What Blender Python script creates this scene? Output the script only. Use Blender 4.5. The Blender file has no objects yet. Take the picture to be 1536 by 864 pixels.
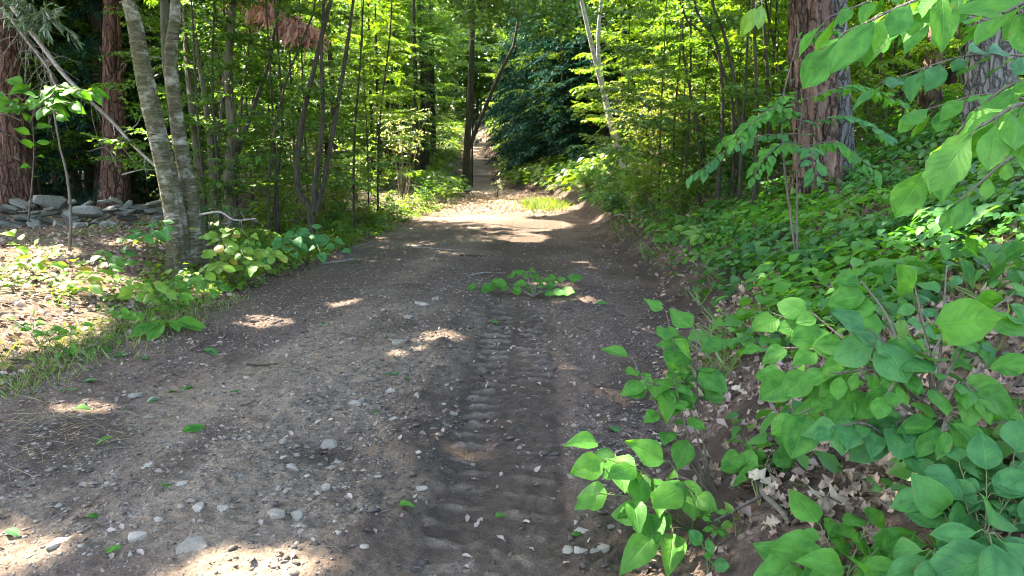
import bpy, bmesh, math, random
import numpy as np
from mathutils import Vector, Matrix

# ------------------------------------------------------------------ camera, sky, sun, exposure
sc = bpy.context.scene
COL = sc.collection
R = math.radians
rng = np.random.default_rng(11)
random.seed(5)

CAM = np.array([0.0, 0.0, 1.55]); F = 1109.0
PITCH, YAW = R(9.82), R(1.14)
cam = bpy.data.cameras.new('camera'); camo = bpy.data.objects.new('camera', cam); COL.objects.link(camo)
cam.sensor_fit = 'HORIZONTAL'; cam.angle = 2*math.atan(768/F); cam.clip_start = 0.05; cam.clip_end = 2000
camo.location = CAM; camo.rotation_euler = (R(90)-PITCH, 0, YAW); sc.camera = camo

SUN_EL, SUN_AZ = R(55), R(-58)                      # azimuth from +Y towards +X
S = np.array([math.sin(SUN_AZ)*math.cos(SUN_EL), math.cos(SUN_AZ)*math.cos(SUN_EL), math.sin(SUN_EL)])
w = bpy.data.worlds.new('World'); sc.world = w; w.use_nodes = True
nt = w.node_tree; bg = nt.nodes['Background']
sky = nt.nodes.new('ShaderNodeTexSky'); sky.sky_type = 'NISHITA'; sky.sun_disc = False
sky.sun_elevation = SUN_EL; sky.sun_rotation = SUN_AZ; sky.air_density = 1.0; sky.dust_density = 2.0; sky.ozone_density = 1.0
nt.links.new(sky.outputs[0], bg.inputs[0]); bg.inputs[1].default_value = 0.15
sl = bpy.data.lights.new('sun', 'SUN'); sl.energy = 3.9; sl.angle = R(0.55); sl.color = (1, 0.95, 0.87)
so = bpy.data.objects.new('sun', sl); COL.objects.link(so)
so.rotation_euler = Vector(S).to_track_quat('Z', 'Y').to_euler()
sc.view_settings.view_transform = 'Standard'; sc.view_settings.look = 'None'
sc.view_settings.exposure = 3.6; sc.view_settings.gamma = 1.0
sc.view_settings.use_white_balance = True; sc.view_settings.white_balance_temperature = 7150; sc.view_settings.white_balance_tint = 10
sc.render.engine = 'CYCLES'
cy = sc.cycles
cy.use_denoising = True
try: cy.denoiser = 'OPENIMAGEDENOISE'; cy.denoising_input_passes = 'RGB_ALBEDO_NORMAL'; cy.denoising_prefilter = 'ACCURATE'
except Exception: pass
cy.max_bounces = 8; cy.diffuse_bounces = 5; cy.glossy_bounces = 2; cy.transmission_bounces = 4
cy.caustics_reflective = False; cy.caustics_refractive = False; cy.sample_clamp_indirect = 6.0
cy.filter_width = 1.05
cy.use_adaptive_sampling = True; cy.adaptive_threshold = 0.02

# ------------------------------------------------------------------ maths helpers
_tab = np.random.default_rng(3).random((256, 256))
def vnoise(x, y):
    xi = np.floor(x).astype(int); yi = np.floor(y).astype(int)
    fx = x-xi; fy = y-yi; fx = fx*fx*(3-2*fx); fy = fy*fy*(3-2*fy)
    a = _tab[xi & 255, yi & 255]; b = _tab[(xi+1) & 255, yi & 255]
    c = _tab[xi & 255, (yi+1) & 255]; d = _tab[(xi+1) & 255, (yi+1) & 255]
    return (a*(1-fx)+b*fx)*(1-fy)+(c*(1-fx)+d*fx)*fy*1.0
def fbm(x, y, o=4):
    s = 0; a = 0.5
    for k in range(o):
        s = s+a*(vnoise(x*2**k+17.3*k, y*2**k+9.1*k)-0.5); a *= 0.5
    return s*2
def ss(a, b, x):
    t = np.clip((x-a)/(b-a), 0, 1); return t*t*(3-2*t)
def band(x, a, b, s): return ss(a-s, a+s, x)*(1-ss(b-s, b+s, x))

def edge_r(y):
    y = np.asarray(y, float)
    e = 0.40+0.23*(np.clip(y, 1, 7.2)-2.75)
    e = e-ss(29, 46, y)*3.5-np.clip(y-46, 0, 70)*0.075
    return e
def edge_l(y):
    y = np.asarray(y, float)
    e = -3.75+0.045*np.clip(y, 0, 26)
    e = e-ss(29, 46, y)*1.3-np.clip(y-46, 0, 70)*0.065
    return e
def H(x, y):
    x = np.asarray(x, float); y = np.asarray(y, float)
    s = np.maximum(x-edge_r(y)-0.05, 0)
    fade = 1-0.45*ss(34, 55, y)
    z = (0.20*ss(0, 0.65, s)+0.42*np.minimum(np.maximum(s-0.25, 0), 6)+0.05*np.maximum(s-7, 0))*fade
    l = np.maximum(edge_l(y)-x, 0)
    z = z+0.30*ss(0.1, 2.2, l)+0.025*np.minimum(l, 20)
    z = z+0.125*np.maximum(np.minimum(y, 130)-47+1.2*np.sin(x*0.2), 0)*ss(44, 60, y)
    out = np.maximum(ss(0, 1.2, s), ss(0, 1.2, l))
    z = z+fbm(x*0.45, y*0.45, 3)*0.16*out+fbm(x*1.7+4, y*1.7, 3)*0.05*out
    return z

_Rm = np.array(camo.rotation_euler.to_matrix())
def ray(px, py):
    d = _Rm @ np.array([(px-768)/F, -(py-432)/F, -1.0]); return d
def P(px, py, d):
    r = ray(px, py); return CAM+r*(d/r[1])
def G(px, py):
    r = ray(px, py); t = 1.0
    for k in range(6000):
        p = CAM+r*t
        if p[2] < H(p[0], p[1]): break
        t *= 1.002
    return np.array([p[0], p[1], float(H(p[0], p[1]))])
def ground(x, y): return np.array([x, y, float(H(x, y))])
def unit(v): 
    v = np.asarray(v, float); return v/(np.linalg.norm(v)+1e-9)

# ------------------------------------------------------------------ mesh helpers
def mesh(name, V, Fs, mat=None, smooth=True, uv=None, attrs=None):
    """V (n,3); Fs list of int arrays (m,k) of equal k"""
    me = bpy.data.meshes.new(name)
    V = np.asarray(V, np.float32)
    if not isinstance(Fs, list): Fs = [Fs]
    Fs = [np.asarray(f, np.int32) for f in Fs if len(f)]
    loops = np.concatenate([f.ravel() for f in Fs])
    tot = np.concatenate([np.full(len(f), f.shape[1], np.int32) for f in Fs])
    st = np.concatenate([[0], np.cumsum(tot)[:-1]]).astype(np.int32)
    me.vertices.add(len(V)); me.vertices.foreach_set('co', V.ravel())
    me.loops.add(len(loops)); me.loops.foreach_set('vertex_index', loops)
    me.polygons.add(len(tot)); me.polygons.foreach_set('loop_start', st)
    try: me.polygons.foreach_set('loop_total', tot)
    except Exception: pass
    if smooth: me.polygons.foreach_set('use_smooth', np.ones(len(tot), bool))
    if uv is not None:
        l = me.uv_layers.new(name='UVMap'); l.data.foreach_set('uv', np.asarray(uv, np.float32)[loops].ravel())
    for k, a in (attrs or {}).items():
        at = me.attributes.new(k, 'FLOAT', 'POINT'); at.data.foreach_set('value', np.asarray(a, np.float32))
    me.update(calc_edges=True)
    if mat: me.materials.append(mat)
    return me

def obj(name, me, parent=None, loc=None, label=None, cat=None, group=None, kind=None):
    o = bpy.data.objects.new(name, me); COL.objects.link(o)
    if parent is not None: o.parent = parent
    if loc is not None: o.location = loc
    if label: o['label'] = label
    if cat: o['category'] = cat
    if group: o['group'] = group
    if kind: o['kind'] = kind
    return o
def thing(name, label, cat, loc, group=None):
    return obj(name, None, None, loc, label, cat, group)
def dup(root, loc, rotz=0, scale=1, label=None, group=None):
    r = root.copy(); COL.objects.link(r); r.location = loc; r.rotation_euler = (0, 0, rotz); r.scale = (scale,)*3
    if label: r['label'] = label
    if group: r['group'] = group
    for ch in root.children:
        c = ch.copy(); COL.objects.link(c); c.parent = r
    return r

def tube(path, rad, n=8, bump=0.0, seed=0, fl=0.0, cap=True, vs=1.0, ridge=0.0):
    """returns V,F,UV ; bump = radial noise in fraction, fl = root flare"""
    path = np.asarray(path, float); m = len(path)
    rad = np.broadcast_to(np.asarray(rad, float), (m,))
    T = np.gradient(path, axis=0); T /= np.linalg.norm(T, axis=1)[:, None]+1e-9
    ref = np.array([0, 1, 0.13]) if abs(T[0][2]) > 0.7 else np.array([0, 0, 1.0])
    V = []; UV = []; L = 0
    th = np.linspace(0, 2*np.pi, n, endpoint=False)
    for i in range(m):
        if i: L += np.linalg.norm(path[i]-path[i-1])
        a = unit(np.cross(T[i], ref)); b = np.cross(T[i], a)
        r = np.full(n, rad[i])
        if bump:
            cx = np.cos(th)*2.2+seed*7.7; cyy = np.sin(th)*2.2
            q = fbm(cx*1.6+L*0.35*vs, cyy*1.6+L*0.22*vs+seed, 4)+0.5*fbm(cx*4, cyy*4+L*0.8*vs, 2)
            r = r*(1+bump*q)
        if ridge: r = r*(1+ridge*(np.abs(fbm(np.cos(th)*7+seed+L*.25, np.sin(th)*7+L*1.1, 4))*2-.5+.5*fbm(th*9, th*0+L*7+seed, 2)))
        if fl:
            k = math.exp(-L/(rad[0]*1.6)); r = r*(1+fl*k*(0.6+0.7*np.cos(th*4+seed)+0.4*np.cos(th*7+seed*2)))
        V.append(path[i]+np.outer(np.cos(th)*r, a)+np.outer(np.sin(th)*r, b))
        UV.append(np.stack([th/(2*np.pi), np.full(n, L)], 1))
    V = np.concatenate(V); UV = np.concatenate(UV)
    i0 = np.arange(m-1)[:, None]*n+np.arange(n)[None]; i1 = np.arange(m-1)[:, None]*n+(np.arange(n)+1)[None] % n
    Fq = np.stack([i0, i1, i1+n, i0+n], -1).reshape(-1, 4)
    return V, Fq, UV
def spline(pts, k=6):
    pts = np.asarray(pts, float)
    if len(pts) < 3: return pts[0]+(pts[-1]-pts[0])*np.linspace(0, 1, k+1)[:, None]
    Q = np.vstack([2*pts[0]-pts[1], pts, 2*pts[-1]-pts[-2]]); out = []
    for i in range(1, len(Q)-2):
        for t in np.linspace(0, 1, k, endpoint=False):
            a, b, c, d = Q[i-1], Q[i], Q[i+1], Q[i+2]
            out.append(0.5*((2*b)+(c-a)*t+(2*a-5*b+4*c-d)*t*t+(3*b-a-3*c+d)*t**3))
    out.append(pts[-1]); return np.array(out)
class MB:
    def __init__(s): s.V = []; s.F = []; s.U = []; s.n = 0
    def add(s, V, Fq, UV=None):
        s.V.append(V); s.F.append(Fq+s.n); s.U.append(np.zeros((len(V), 2)) if UV is None else UV); s.n += len(V)
    def tube(s, *a, **k): s.add(*tube(*a, **k))
    def mesh(s, name, mat):
        d = {}
        for f in s.F: d.setdefault(f.shape[1], []).append(f)
        return mesh(name, np.concatenate(s.V), [np.concatenate(v) for v in d.values()], mat, uv=np.concatenate(s.U))

# leaf templates: length along +Y, width along X
def leaf_template(prof, fold=0.12, droop=0.25, curl=0.0, seed=0, serr=0.0, cols=2, wave=0.03):
    """prof: list of (t, halfwidth)"""
    r = np.random.default_rng(seed); m = len(prof); V = []; U = []
    xs = np.linspace(-1, 1, 2*cols+1)
    for i, (t, wd) in enumerate(prof):
        for x in xs:
            e = abs(x)
            X = x*wd*(1+(serr*(1 if i % 2 else -1) if e > .99 else 0))
            Y = t-0.10*e*wd*0.5
            Z = fold*e*wd*2-droop*t*t+curl*e*e*wd+wave*math.sin(t*9+seed+x*2)*e
            V.append((X, Y, Z)); U.append((0.5+0.5*x, t))
    n = len(xs); i0 = (np.arange(m-1)[:, None]*n+np.arange(n-1)[None]).ravel()
    return np.array(V), np.stack([i0, i0+1, i0+n+1, i0+n], 1), np.array(U)
def prof_from(fn, n=9): return [(t, max(fn(t), 0.004)) for t in np.linspace(0, 1, n)]
ovate = lambda t: 0.36*math.sin(math.pi*t**0.80)**0.85*(1-0.25*t**3) if 0 < t < 1 else 0
ellip = lambda t: 0.27*math.sin(math.pi*t**1.05)**0.9 if 0 < t < 1 else 0
roundl = lambda t: 0.43*math.sin(math.pi*t**0.92)**0.62 if 0 < t < 1 else 0
obov = lambda t: 0.29*math.sin(math.pi*t**1.35)**0.9 if 0 < t < 1 else 0
LOW = (np.array([(0, 0, 0), (-.30, .40, .07), (0, .48, -.03), (.30, .40, .07), (0, 1, -.18)], float),
       np.array([(0, 2, 1), (0, 3, 2), (1, 2, 4), (2, 3, 4)]), np.array([(.5, 0), (0, .4), (.5, .48), (1, .4), (.5, 1)]))
NEEDLE = (np.array([(-.06, 0, 0), (.06, 0, 0), (.10, .5, -.02), (-.10, .5, -.02), (0.0, 1, -.12)], float),
          [np.array([(0, 1, 2, 3)]), np.array([(3, 2, 4)])], np.array([(0, 0), (1, 0), (1, .5), (0, .5), (.5, 1)]))
MAPLE = None
def maple_template():
    pts = [(0, 0), (.18, .02), (.42, .12), (.30, .28), (.55, .52), (.30, .50), (.20, .62), (0, 1), (-.20, .62), (-.30, .50), (-.55, .52), (-.30, .28), (-.42, .12), (-.18, .02)]
    V = np.array([(x, y, -0.22*y*y+0.10*abs(x)-0.15*x*x) for x, y in pts]+[(0, .35, -.05)], float)
    n = len(pts)
    Fs = np.array([(n, i, (i+1) % n) for i in range(n)])
    return V, Fs, np.stack([V[:, 0]+.5, V[:, 1]], 1)
MAPLE = maple_template()
OAKP = [(0, .02), (.10, .05), (.2, .17), (.28, .08), (.42, .30), (.5, .10), (.64, .33), (.72, .13), (.84, .20), (.93, .07), (1, .01)]

def leaves(name, tpl, pos, dr, up, size, mat, widen=None, smooth=True, rnd=None):
    V0, F0, U0 = tpl
    pos = np.asarray(pos); dr = np.asarray(dr); up = np.asarray(up); size = np.asarray(size)
    dr = dr/(np.linalg.norm(dr, axis=1)[:, None]+1e-9)
    X = np.cross(dr, up); X /= np.linalg.norm(X, axis=1)[:, None]+1e-9
    Z = np.cross(X, dr)
    wd = np.ones(len(pos)) if widen is None else widen
    V = pos[:, None]+size[:, None, None]*(V0[None, :, 0, None]*wd[:, None, None]*X[:, None]+V0[None, :, 1, None]*dr[:, None]+V0[None, :, 2, None]*Z[:, None])
    k = len(V0); n = len(pos); off = (np.arange(n)*k)[:, None, None]
    Fl = F0 if isinstance(F0, list) else [F0]
    Fs = [(f[None]+off).reshape(-1, f.shape[1]) for f in Fl]
    r = np.repeat(rng.random(n) if rnd is None else rnd, k)
    return mesh(name, V.reshape(-1, 3), Fs, mat, smooth, uv=np.tile(U0, (n, 1)), attrs={'rnd': r})
def set_leaf(o, pos, d, up, size, wx=1.0):
    d = unit(d); x = unit(np.cross(d, up)); z = np.cross(x, d)
    M = Matrix.Identity(4)
    for i in range(3):
        M[i][0] = x[i]*size*wx; M[i][1] = d[i]*size; M[i][2] = z[i]*size; M[i][3] = pos[i]
    o.matrix_basis = M

# ------------------------------------------------------------------ materials
def newmat(name):
    m = bpy.data.materials.new(name); m.use_nodes = True; t = m.node_tree
    b = t.nodes['Principled BSDF']; o = t.nodes['Material Output']; return m, t, b, o
def N(t, kind, **kw):
    n = t.nodes.new(kind)
    for k, v in kw.items():
        if k.startswith('i_'): n.inputs[k[2:]].default_value = v
        elif k[0] == 'n' and k[1:].isdigit(): n.inputs[int(k[1:])].default_value = v
        else: setattr(n, k, v)
    return n
def mixc(t, fac, a, b, mode='MIX'):
    n = t.nodes.new('ShaderNodeMix'); n.data_type = 'RGBA'; n.blend_type = mode; n.clamp_factor = True
    for sock, v in ((n.inputs[0], fac), (n.inputs[6], a), (n.inputs[7], b)):
        if hasattr(v, 'links') or hasattr(v, 'is_linked'): t.links.new(v, sock)
        elif isinstance(v, (int, float)): sock.default_value = v
        else: sock.default_value = (*v, 1)
    return n.outputs[2]
def math_(t, op, a, b=None, c=None):
    n = t.nodes.new('ShaderNodeMath'); n.operation = op
    for i, v in enumerate((a, b, c)):
        if v is None: continue
        if isinstance(v, (int, float)): n.inputs[i].default_value = v
        else: t.links.new(v, n.inputs[i])
    return n.outputs[0]
def mrange(t, v, a, b, c=0.0, d=1.0):
    n = t.nodes.new('ShaderNodeMapRange'); t.links.new(v, n.inputs[0])
    for i, q in enumerate((a, b, c, d)): n.inputs[i+1].default_value = q
    return n.outputs[0]
def noise(t, vec, scale, detail=4, rough=0.6, dist=0.0):
    n = N(t, 'ShaderNodeTexNoise'); n.inputs['Scale'].default_value = scale; n.inputs['Detail'].default_value = detail
    n.inputs['Roughness'].default_value = rough; n.inputs['Distortion'].default_value = dist
    if vec is not None: t.links.new(vec, n.inputs['Vector'])
    return n.outputs['Fac']
def scaled(t, vec, s):
    n = N(t, 'ShaderNodeVectorMath', operation='MULTIPLY'); t.links.new(vec, n.inputs[0]); n.inputs[1].default_value = s; return n.outputs[0]

def mat_leaf(name, ca, cb, tr=(2.2, 1.9, .55), tmix=0.42, rough=0.42, vein=True, spec=0.45, cdry=None):
    m, t, b, o = newmat(name)
    oi = N(t, 'ShaderNodeObjectInfo'); at = N(t, 'ShaderNodeAttribute', attribute_name='rnd')
    r = math_(t, 'FRACT', math_(t, 'ADD', oi.outputs['Random'], at.outputs['Fac']))
    col = mixc(t, r, ca, cb)
    if cdry is not None: col = mixc(t, mrange(t, r, .93, .97), col, cdry)
    if vein:
        uv = N(t, 'ShaderNodeTexCoord').outputs['UV']; sp = N(t, 'ShaderNodeSeparateXYZ'); t.links.new(uv, sp.inputs[0])
        u = math_(t, 'ABSOLUTE', math_(t, 'SUBTRACT', sp.outputs[0], .5))
        ph = math_(t, 'FRACT', math_(t, 'SUBTRACT', math_(t, 'MULTIPLY', sp.outputs[1], 8.0), math_(t, 'MULTIPLY', u, 5.0)))
        side = mrange(t, math_(t, 'ABSOLUTE', math_(t, 'SUBTRACT', ph, .5)), .0, .13, 1, 0)
        mid = mrange(t, u, .0, .035, 1, 0)
        v = math_(t, 'MAXIMUM', math_(t, 'MULTIPLY', side, .55), mid)
        tc = N(t, 'ShaderNodeTexCoord')
        nz = noise(t, tc.outputs['UV'], 9, 4)
        col = mixc(t, math_(t, 'MULTIPLY', v, .24), col, tuple(min(1, c*2.0+.02) for c in cb))
        col = mixc(t, math_(t, 'MULTIPLY', nz, .30), col, tuple(c*.55 for c in ca))
        n4 = N(t, 'ShaderNodeTexNoise', noise_dimensions='4D'); n4.inputs['Scale'].default_value = 3.2; n4.inputs['Detail'].default_value = 5; t.links.new(tc.outputs['UV'], n4.inputs['Vector']); t.links.new(math_(t, 'MULTIPLY', r, 37.0), n4.inputs['W'])
        col = mixc(t, mrange(t, n4.outputs['Fac'], .40, .62, 0, .45), col, tuple(min(1, c*1.45+.008) for c in cb))
        edge = mrange(t, u, .30, .48, 0, .10)
        col = mixc(t, mrange(t, math_(t, 'ADD', n4.outputs['Fac'], edge), .69, .73, 0, .85), col, (.13, .085, .035))
        bp = N(t, 'ShaderNodeBump'); bp.inputs['Strength'].default_value = .4; bp.inputs['Distance'].default_value = .008
        t.links.new(math_(t, 'SUBTRACT', math_(t, 'MULTIPLY', nz, .5), v), bp.inputs['Height']); t.links.new(bp.outputs[0], b.inputs['Normal'])
    t.links.new(col, b.inputs['Base Color']); b.inputs['Roughness'].default_value = rough
    b.inputs['Specular IOR Level'].default_value = spec
    tl = N(t, 'ShaderNodeBsdfTranslucent')
    tcn = mixc(t, 1.0, col, tr, 'MULTIPLY'); t.links.new(tcn, tl.inputs[0])
    mx = N(t, 'ShaderNodeMixShader'); mx.inputs[0].default_value = tmix
    t.links.new(b.outputs[0], mx.inputs[1]); t.links.new(tl.outputs[0], mx.inputs[2]); t.links.new(mx.outputs[0], o.inputs[0])
    return m
M = {}  # base hues follow the light: yellower for sunlit foliage, bluer for the right understorey
M['leaf_fore'] = mat_leaf('leaf_fore', (.026, .125, .021), (.075, .220, .032), rough=.5, spec=.18, tmix=.45)
M['leaf_teal'] = mat_leaf('leaf_teal', (.022, .110, .032), (.056, .180, .046), tmix=.4, rough=.48, spec=.22)
M['leaf_bright'] = mat_leaf('leaf_bright', (.040, .165, .022), (.080, .220, .026), tmix=.48, spec=.3)
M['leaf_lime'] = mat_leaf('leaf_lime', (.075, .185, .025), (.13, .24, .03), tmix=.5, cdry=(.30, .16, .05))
M['leaf_under'] = mat_leaf('leaf_under', (.024, .108, .025), (.066, .185, .036), spec=.3, vein=False, tmix=.4)
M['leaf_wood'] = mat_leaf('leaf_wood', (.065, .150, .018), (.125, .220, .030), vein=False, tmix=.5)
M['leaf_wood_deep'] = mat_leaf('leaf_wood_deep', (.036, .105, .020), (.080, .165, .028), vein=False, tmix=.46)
M['leaf_canopy'] = mat_leaf('leaf_canopy', (.035, .095, .020), (.06, .13, .025), vein=False, tmix=.4)
M['leaf_bush'] = mat_leaf('leaf_bush', (.085, .150, .028), (.16, .19, .05), vein=False, tmix=.45)
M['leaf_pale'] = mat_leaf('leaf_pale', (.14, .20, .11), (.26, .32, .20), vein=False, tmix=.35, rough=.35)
M['hemlock'] = mat_leaf('hemlock', (.006, .036, .026), (.014, .060, .038), tr=(1.0, 1.4, .9), vein=False, tmix=.2, rough=.8, spec=.12)  # base colour kept extra dark to stand in for shade on these trees
M['needle_pine'] = mat_leaf('needle_pine', (.05, .10, .06), (.12, .19, .12), vein=False, tmix=.2)
M['dead_red'] = mat_leaf('dead_red', (.46, .20, .15), (.58, .40, .33), tr=(1.1, .9, .8), vein=False, tmix=.3, rough=.8)
M['grass'] = mat_leaf('grass', (.06, .12, .028), (.15, .20, .07), vein=False, tmix=.4)
M['grass_dry'] = mat_leaf('grass_dry', (.22, .17, .09), (.34, .27, .15), tr=(1, 1, .8), vein=False, tmix=.25, rough=.8)
M['litter'] = mat_leaf('litter', (.11, .070, .055), (.40, .30, .245), tr=(1, .9, .7), vein=False, tmix=.12, rough=.75, spec=.25)
M['litter_straw'] = mat_leaf('litter_straw', (.26, .18, .12), (.46, .36, .26), tr=(1, .9, .7), vein=False, tmix=.12, rough=.75, spec=.25)
M['litter_oak'] = mat_leaf('litter_oak', (.11, .072, .052), (.33, .24, .175), tr=(1, .9, .7), vein=True, tmix=.1, rough=.7, spec=.25)
M['oak_pale'] = mat_leaf('oak_pale', (.30, .235, .16), (.40, .32, .23), tr=(1, .9, .7), vein=True, tmix=.1, rough=.7, spec=.25)

def mat_bark(name, ca, cb, cc, zs=.22, scale=14, bump=.8, moss=None, patch=None, horiz=False, plate=0):
    m, t, b, o = newmat(name)
    tc = N(t, 'ShaderNodeTexCoord'); uv = tc.outputs['UV']; ob = tc.outputs['Object']
    v = scaled(t, ob, (1, 1, zs) if not horiz else (zs*1.6, zs*1.6, 1.6))
    n1 = noise(t, v, scale, 6, .65, .6); n2 = noise(t, ob, 3.0, 4); n3 = noise(t, v, scale*4, 4)
    f = mrange(t, n1, .36, .66)
    col = mixc(t, f, ca, cb); col = mixc(t, mrange(t, n2, .48, .68), col, cc)
    col = mixc(t, math_(t, 'MULTIPLY', n3, .5), col, tuple(c*.5 for c in ca))
    pl = None
    if plate:
        wv = N(t, 'ShaderNodeVectorMath', operation='ADD'); nn = N(t, 'ShaderNodeTexNoise'); nn.inputs['Scale'].default_value = 7; nn.inputs['Detail'].default_value = 4; t.links.new(ob, nn.inputs['Vector'])
        t.links.new(scaled(t, ob, (1, 1, .24)), wv.inputs[0]); t.links.new(scaled(t, nn.outputs['Color'], (.10, .10, .10)), wv.inputs[1])
        vo = N(t, 'ShaderNodeTexVoronoi', feature='DISTANCE_TO_EDGE'); vo.inputs['Scale'].default_value = plate; t.links.new(wv.outputs[0], vo.inputs['Vector'])
        v2 = N(t, 'ShaderNodeTexVoronoi'); v2.inputs['Scale'].default_value = plate; t.links.new(wv.outputs[0], v2.inputs['Vector']); s2 = N(t, 'ShaderNodeSeparateColor'); t.links.new(v2.outputs['Color'], s2.inputs[0])
        pl = mrange(t, vo.outputs['Distance'], .01, .16)
        col = mixc(t, math_(t, 'MULTIPLY', s2.outputs[0], .45), col, tuple(min(1, c*1.25) for c in cb))
        col = mixc(t, mrange(t, vo.outputs['Distance'], .0, .09, .85, 0), col, tuple(c*.4 for c in ca))
    if patch is not None:
        n4 = noise(t, scaled(t, ob, (1.2, 1.2, 2.0)), 2.4, 5, .7); col = mixc(t, mrange(t, n4, .50, .66), col, patch)
        n6 = noise(t, scaled(t, ob, (.5, .5, 9)), 9, 3); col = mixc(t, mrange(t, n6, .60, .68), col, tuple(c*.5 for c in ca))
    if moss is not None:
        n5 = noise(t, ob, 5, 5, .7); col = mixc(t, mrange(t, n5, .53, .68), col, moss)
    t.links.new(col, b.inputs['Base Color']); b.inputs['Roughness'].default_value = .88; b.inputs['Specular IOR Level'].default_value = .2
    bp = N(t, 'ShaderNodeBump'); bp.inputs['Strength'].default_value = bump; bp.inputs['Distance'].default_value = .03
    hgt = math_(t, 'ADD', f, math_(t, 'MULTIPLY', n3, .5))
    if pl is not None: hgt = math_(t, 'ADD', math_(t, 'MULTIPLY', hgt, .4), math_(t, 'MULTIPLY', pl, 1.4))
    t.links.new(hgt, bp.inputs['Height']); t.links.new(bp.outputs[0], b.inputs['Normal'])
    return m
M['bark_pine'] = mat_bark('bark_pine', (.048, .026, .020), (.185, .100, .076), (.13, .08, .066), zs=.3, scale=26, plate=11, bump=1)
M['bark_shag'] = mat_bark('bark_shag', (.035, .021, .016), (.26, .165, .12), (.13, .085, .07), zs=.3, scale=20, bump=1, plate=8)
M['bark_grey'] = mat_bark('bark_grey', (.075, .068, .06), (.22, .205, .185), (.17, .16, .15), zs=.25, scale=30, plate=14, bump=1)
M['bark_birch'] = mat_bark('bark_birch', (.07, .06, .032), (.24, .21, .125), (.13, .125, .06), zs=.25, scale=18, bump=1, moss=(.075, .085, .030), patch=(.42, .39, .31), horiz=True)
M['bark_dark'] = mat_bark('bark_dark', (.028, .022, .016), (.095, .078, .055), (.07, .065, .045), zs=.2, scale=24, moss=(.045, .06, .02))
M['bark_mossy'] = mat_bark('bark_mossy', (.06, .052, .035), (.17, .15, .10), (.10, .10, .055), zs=.2, scale=20, moss=(.06, .085, .025))
M['bark_paper'] = mat_bark('bark_paper', (.30, .28, .25), (.62, .60, .56), (.45, .43, .40), zs=.3, scale=9, patch=(.66, .63, .6), horiz=True)
M['dead_wood'] = mat_bark('dead_wood', (.16, .13, .11), (.42, .37, .33), (.34, .30, .27), zs=.2, scale=20, bump=.5)
M['twig'] = mat_bark('twig', (.09, .075, .055), (.20, .17, .13), (.15, .13, .10), zs=.3, scale=30, bump=.4)
M['stem_green'] = mat_bark('stem_green', (.09, .12, .045), (.15, .16, .07), (.12, .11, .06), zs=.3, scale=30, bump=.2)
M['stem_olive'] = mat_bark('stem_olive', (.16, .13, .06), (.30, .25, .12), (.24, .20, .09), zs=.3, scale=20, bump=.3)

def mat_stone(name, ca, cb, lich):
    m, t, b, o = newmat(name); ob = N(t, 'ShaderNodeTexCoord').outputs['Object']; oi = N(t, 'ShaderNodeObjectInfo')
    at = N(t, 'ShaderNodeAttribute', attribute_name='rnd')
    r = math_(t, 'FRACT', math_(t, 'ADD', oi.outputs['Random'], at.outputs['Fac']))
    n1 = noise(t, ob, 6, 7, .7); n2 = noise(t, ob, 2.2, 4); n3 = noise(t, ob, 40, 3)
    col = mixc(t, r, ca, cb); col = mixc(t, mrange(t, n1, .35, .65, 0, .6), col, tuple(c*.45 for c in ca))
    col = mixc(t, mrange(t, n2, .52, .66, 0, .75), col, lich)
    t.links.new(col, b.inputs['Base Color']); b.inputs['Roughness'].default_value = .85
    bp = N(t, 'ShaderNodeBump'); bp.inputs['Strength'].default_value = .6; bp.inputs['Distance'].default_value = .03
    t.links.new(math_(t, 'ADD', n1, math_(t, 'MULTIPLY', n3, .3)), bp.inputs['Height']); t.links.new(bp.outputs[0], b.inputs['Normal'])
    return m
M['wall_stone'] = mat_stone('wall_stone', (.085, .085, .072), (.235, .23, .205), (.075, .095, .04))
M['road_stone'] = mat_stone('road_stone', (.25, .215, .165), (.40, .345, .275), (.22, .18, .135))
M['gravel'] = mat_stone('gravel', (.085, .062, .044), (.35, .295, .225), (.12, .088, .066))
M['clod'] = mat_stone('clod', (.055, .040, .032), (.10, .075, .06), (.08, .06, .05))

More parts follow.
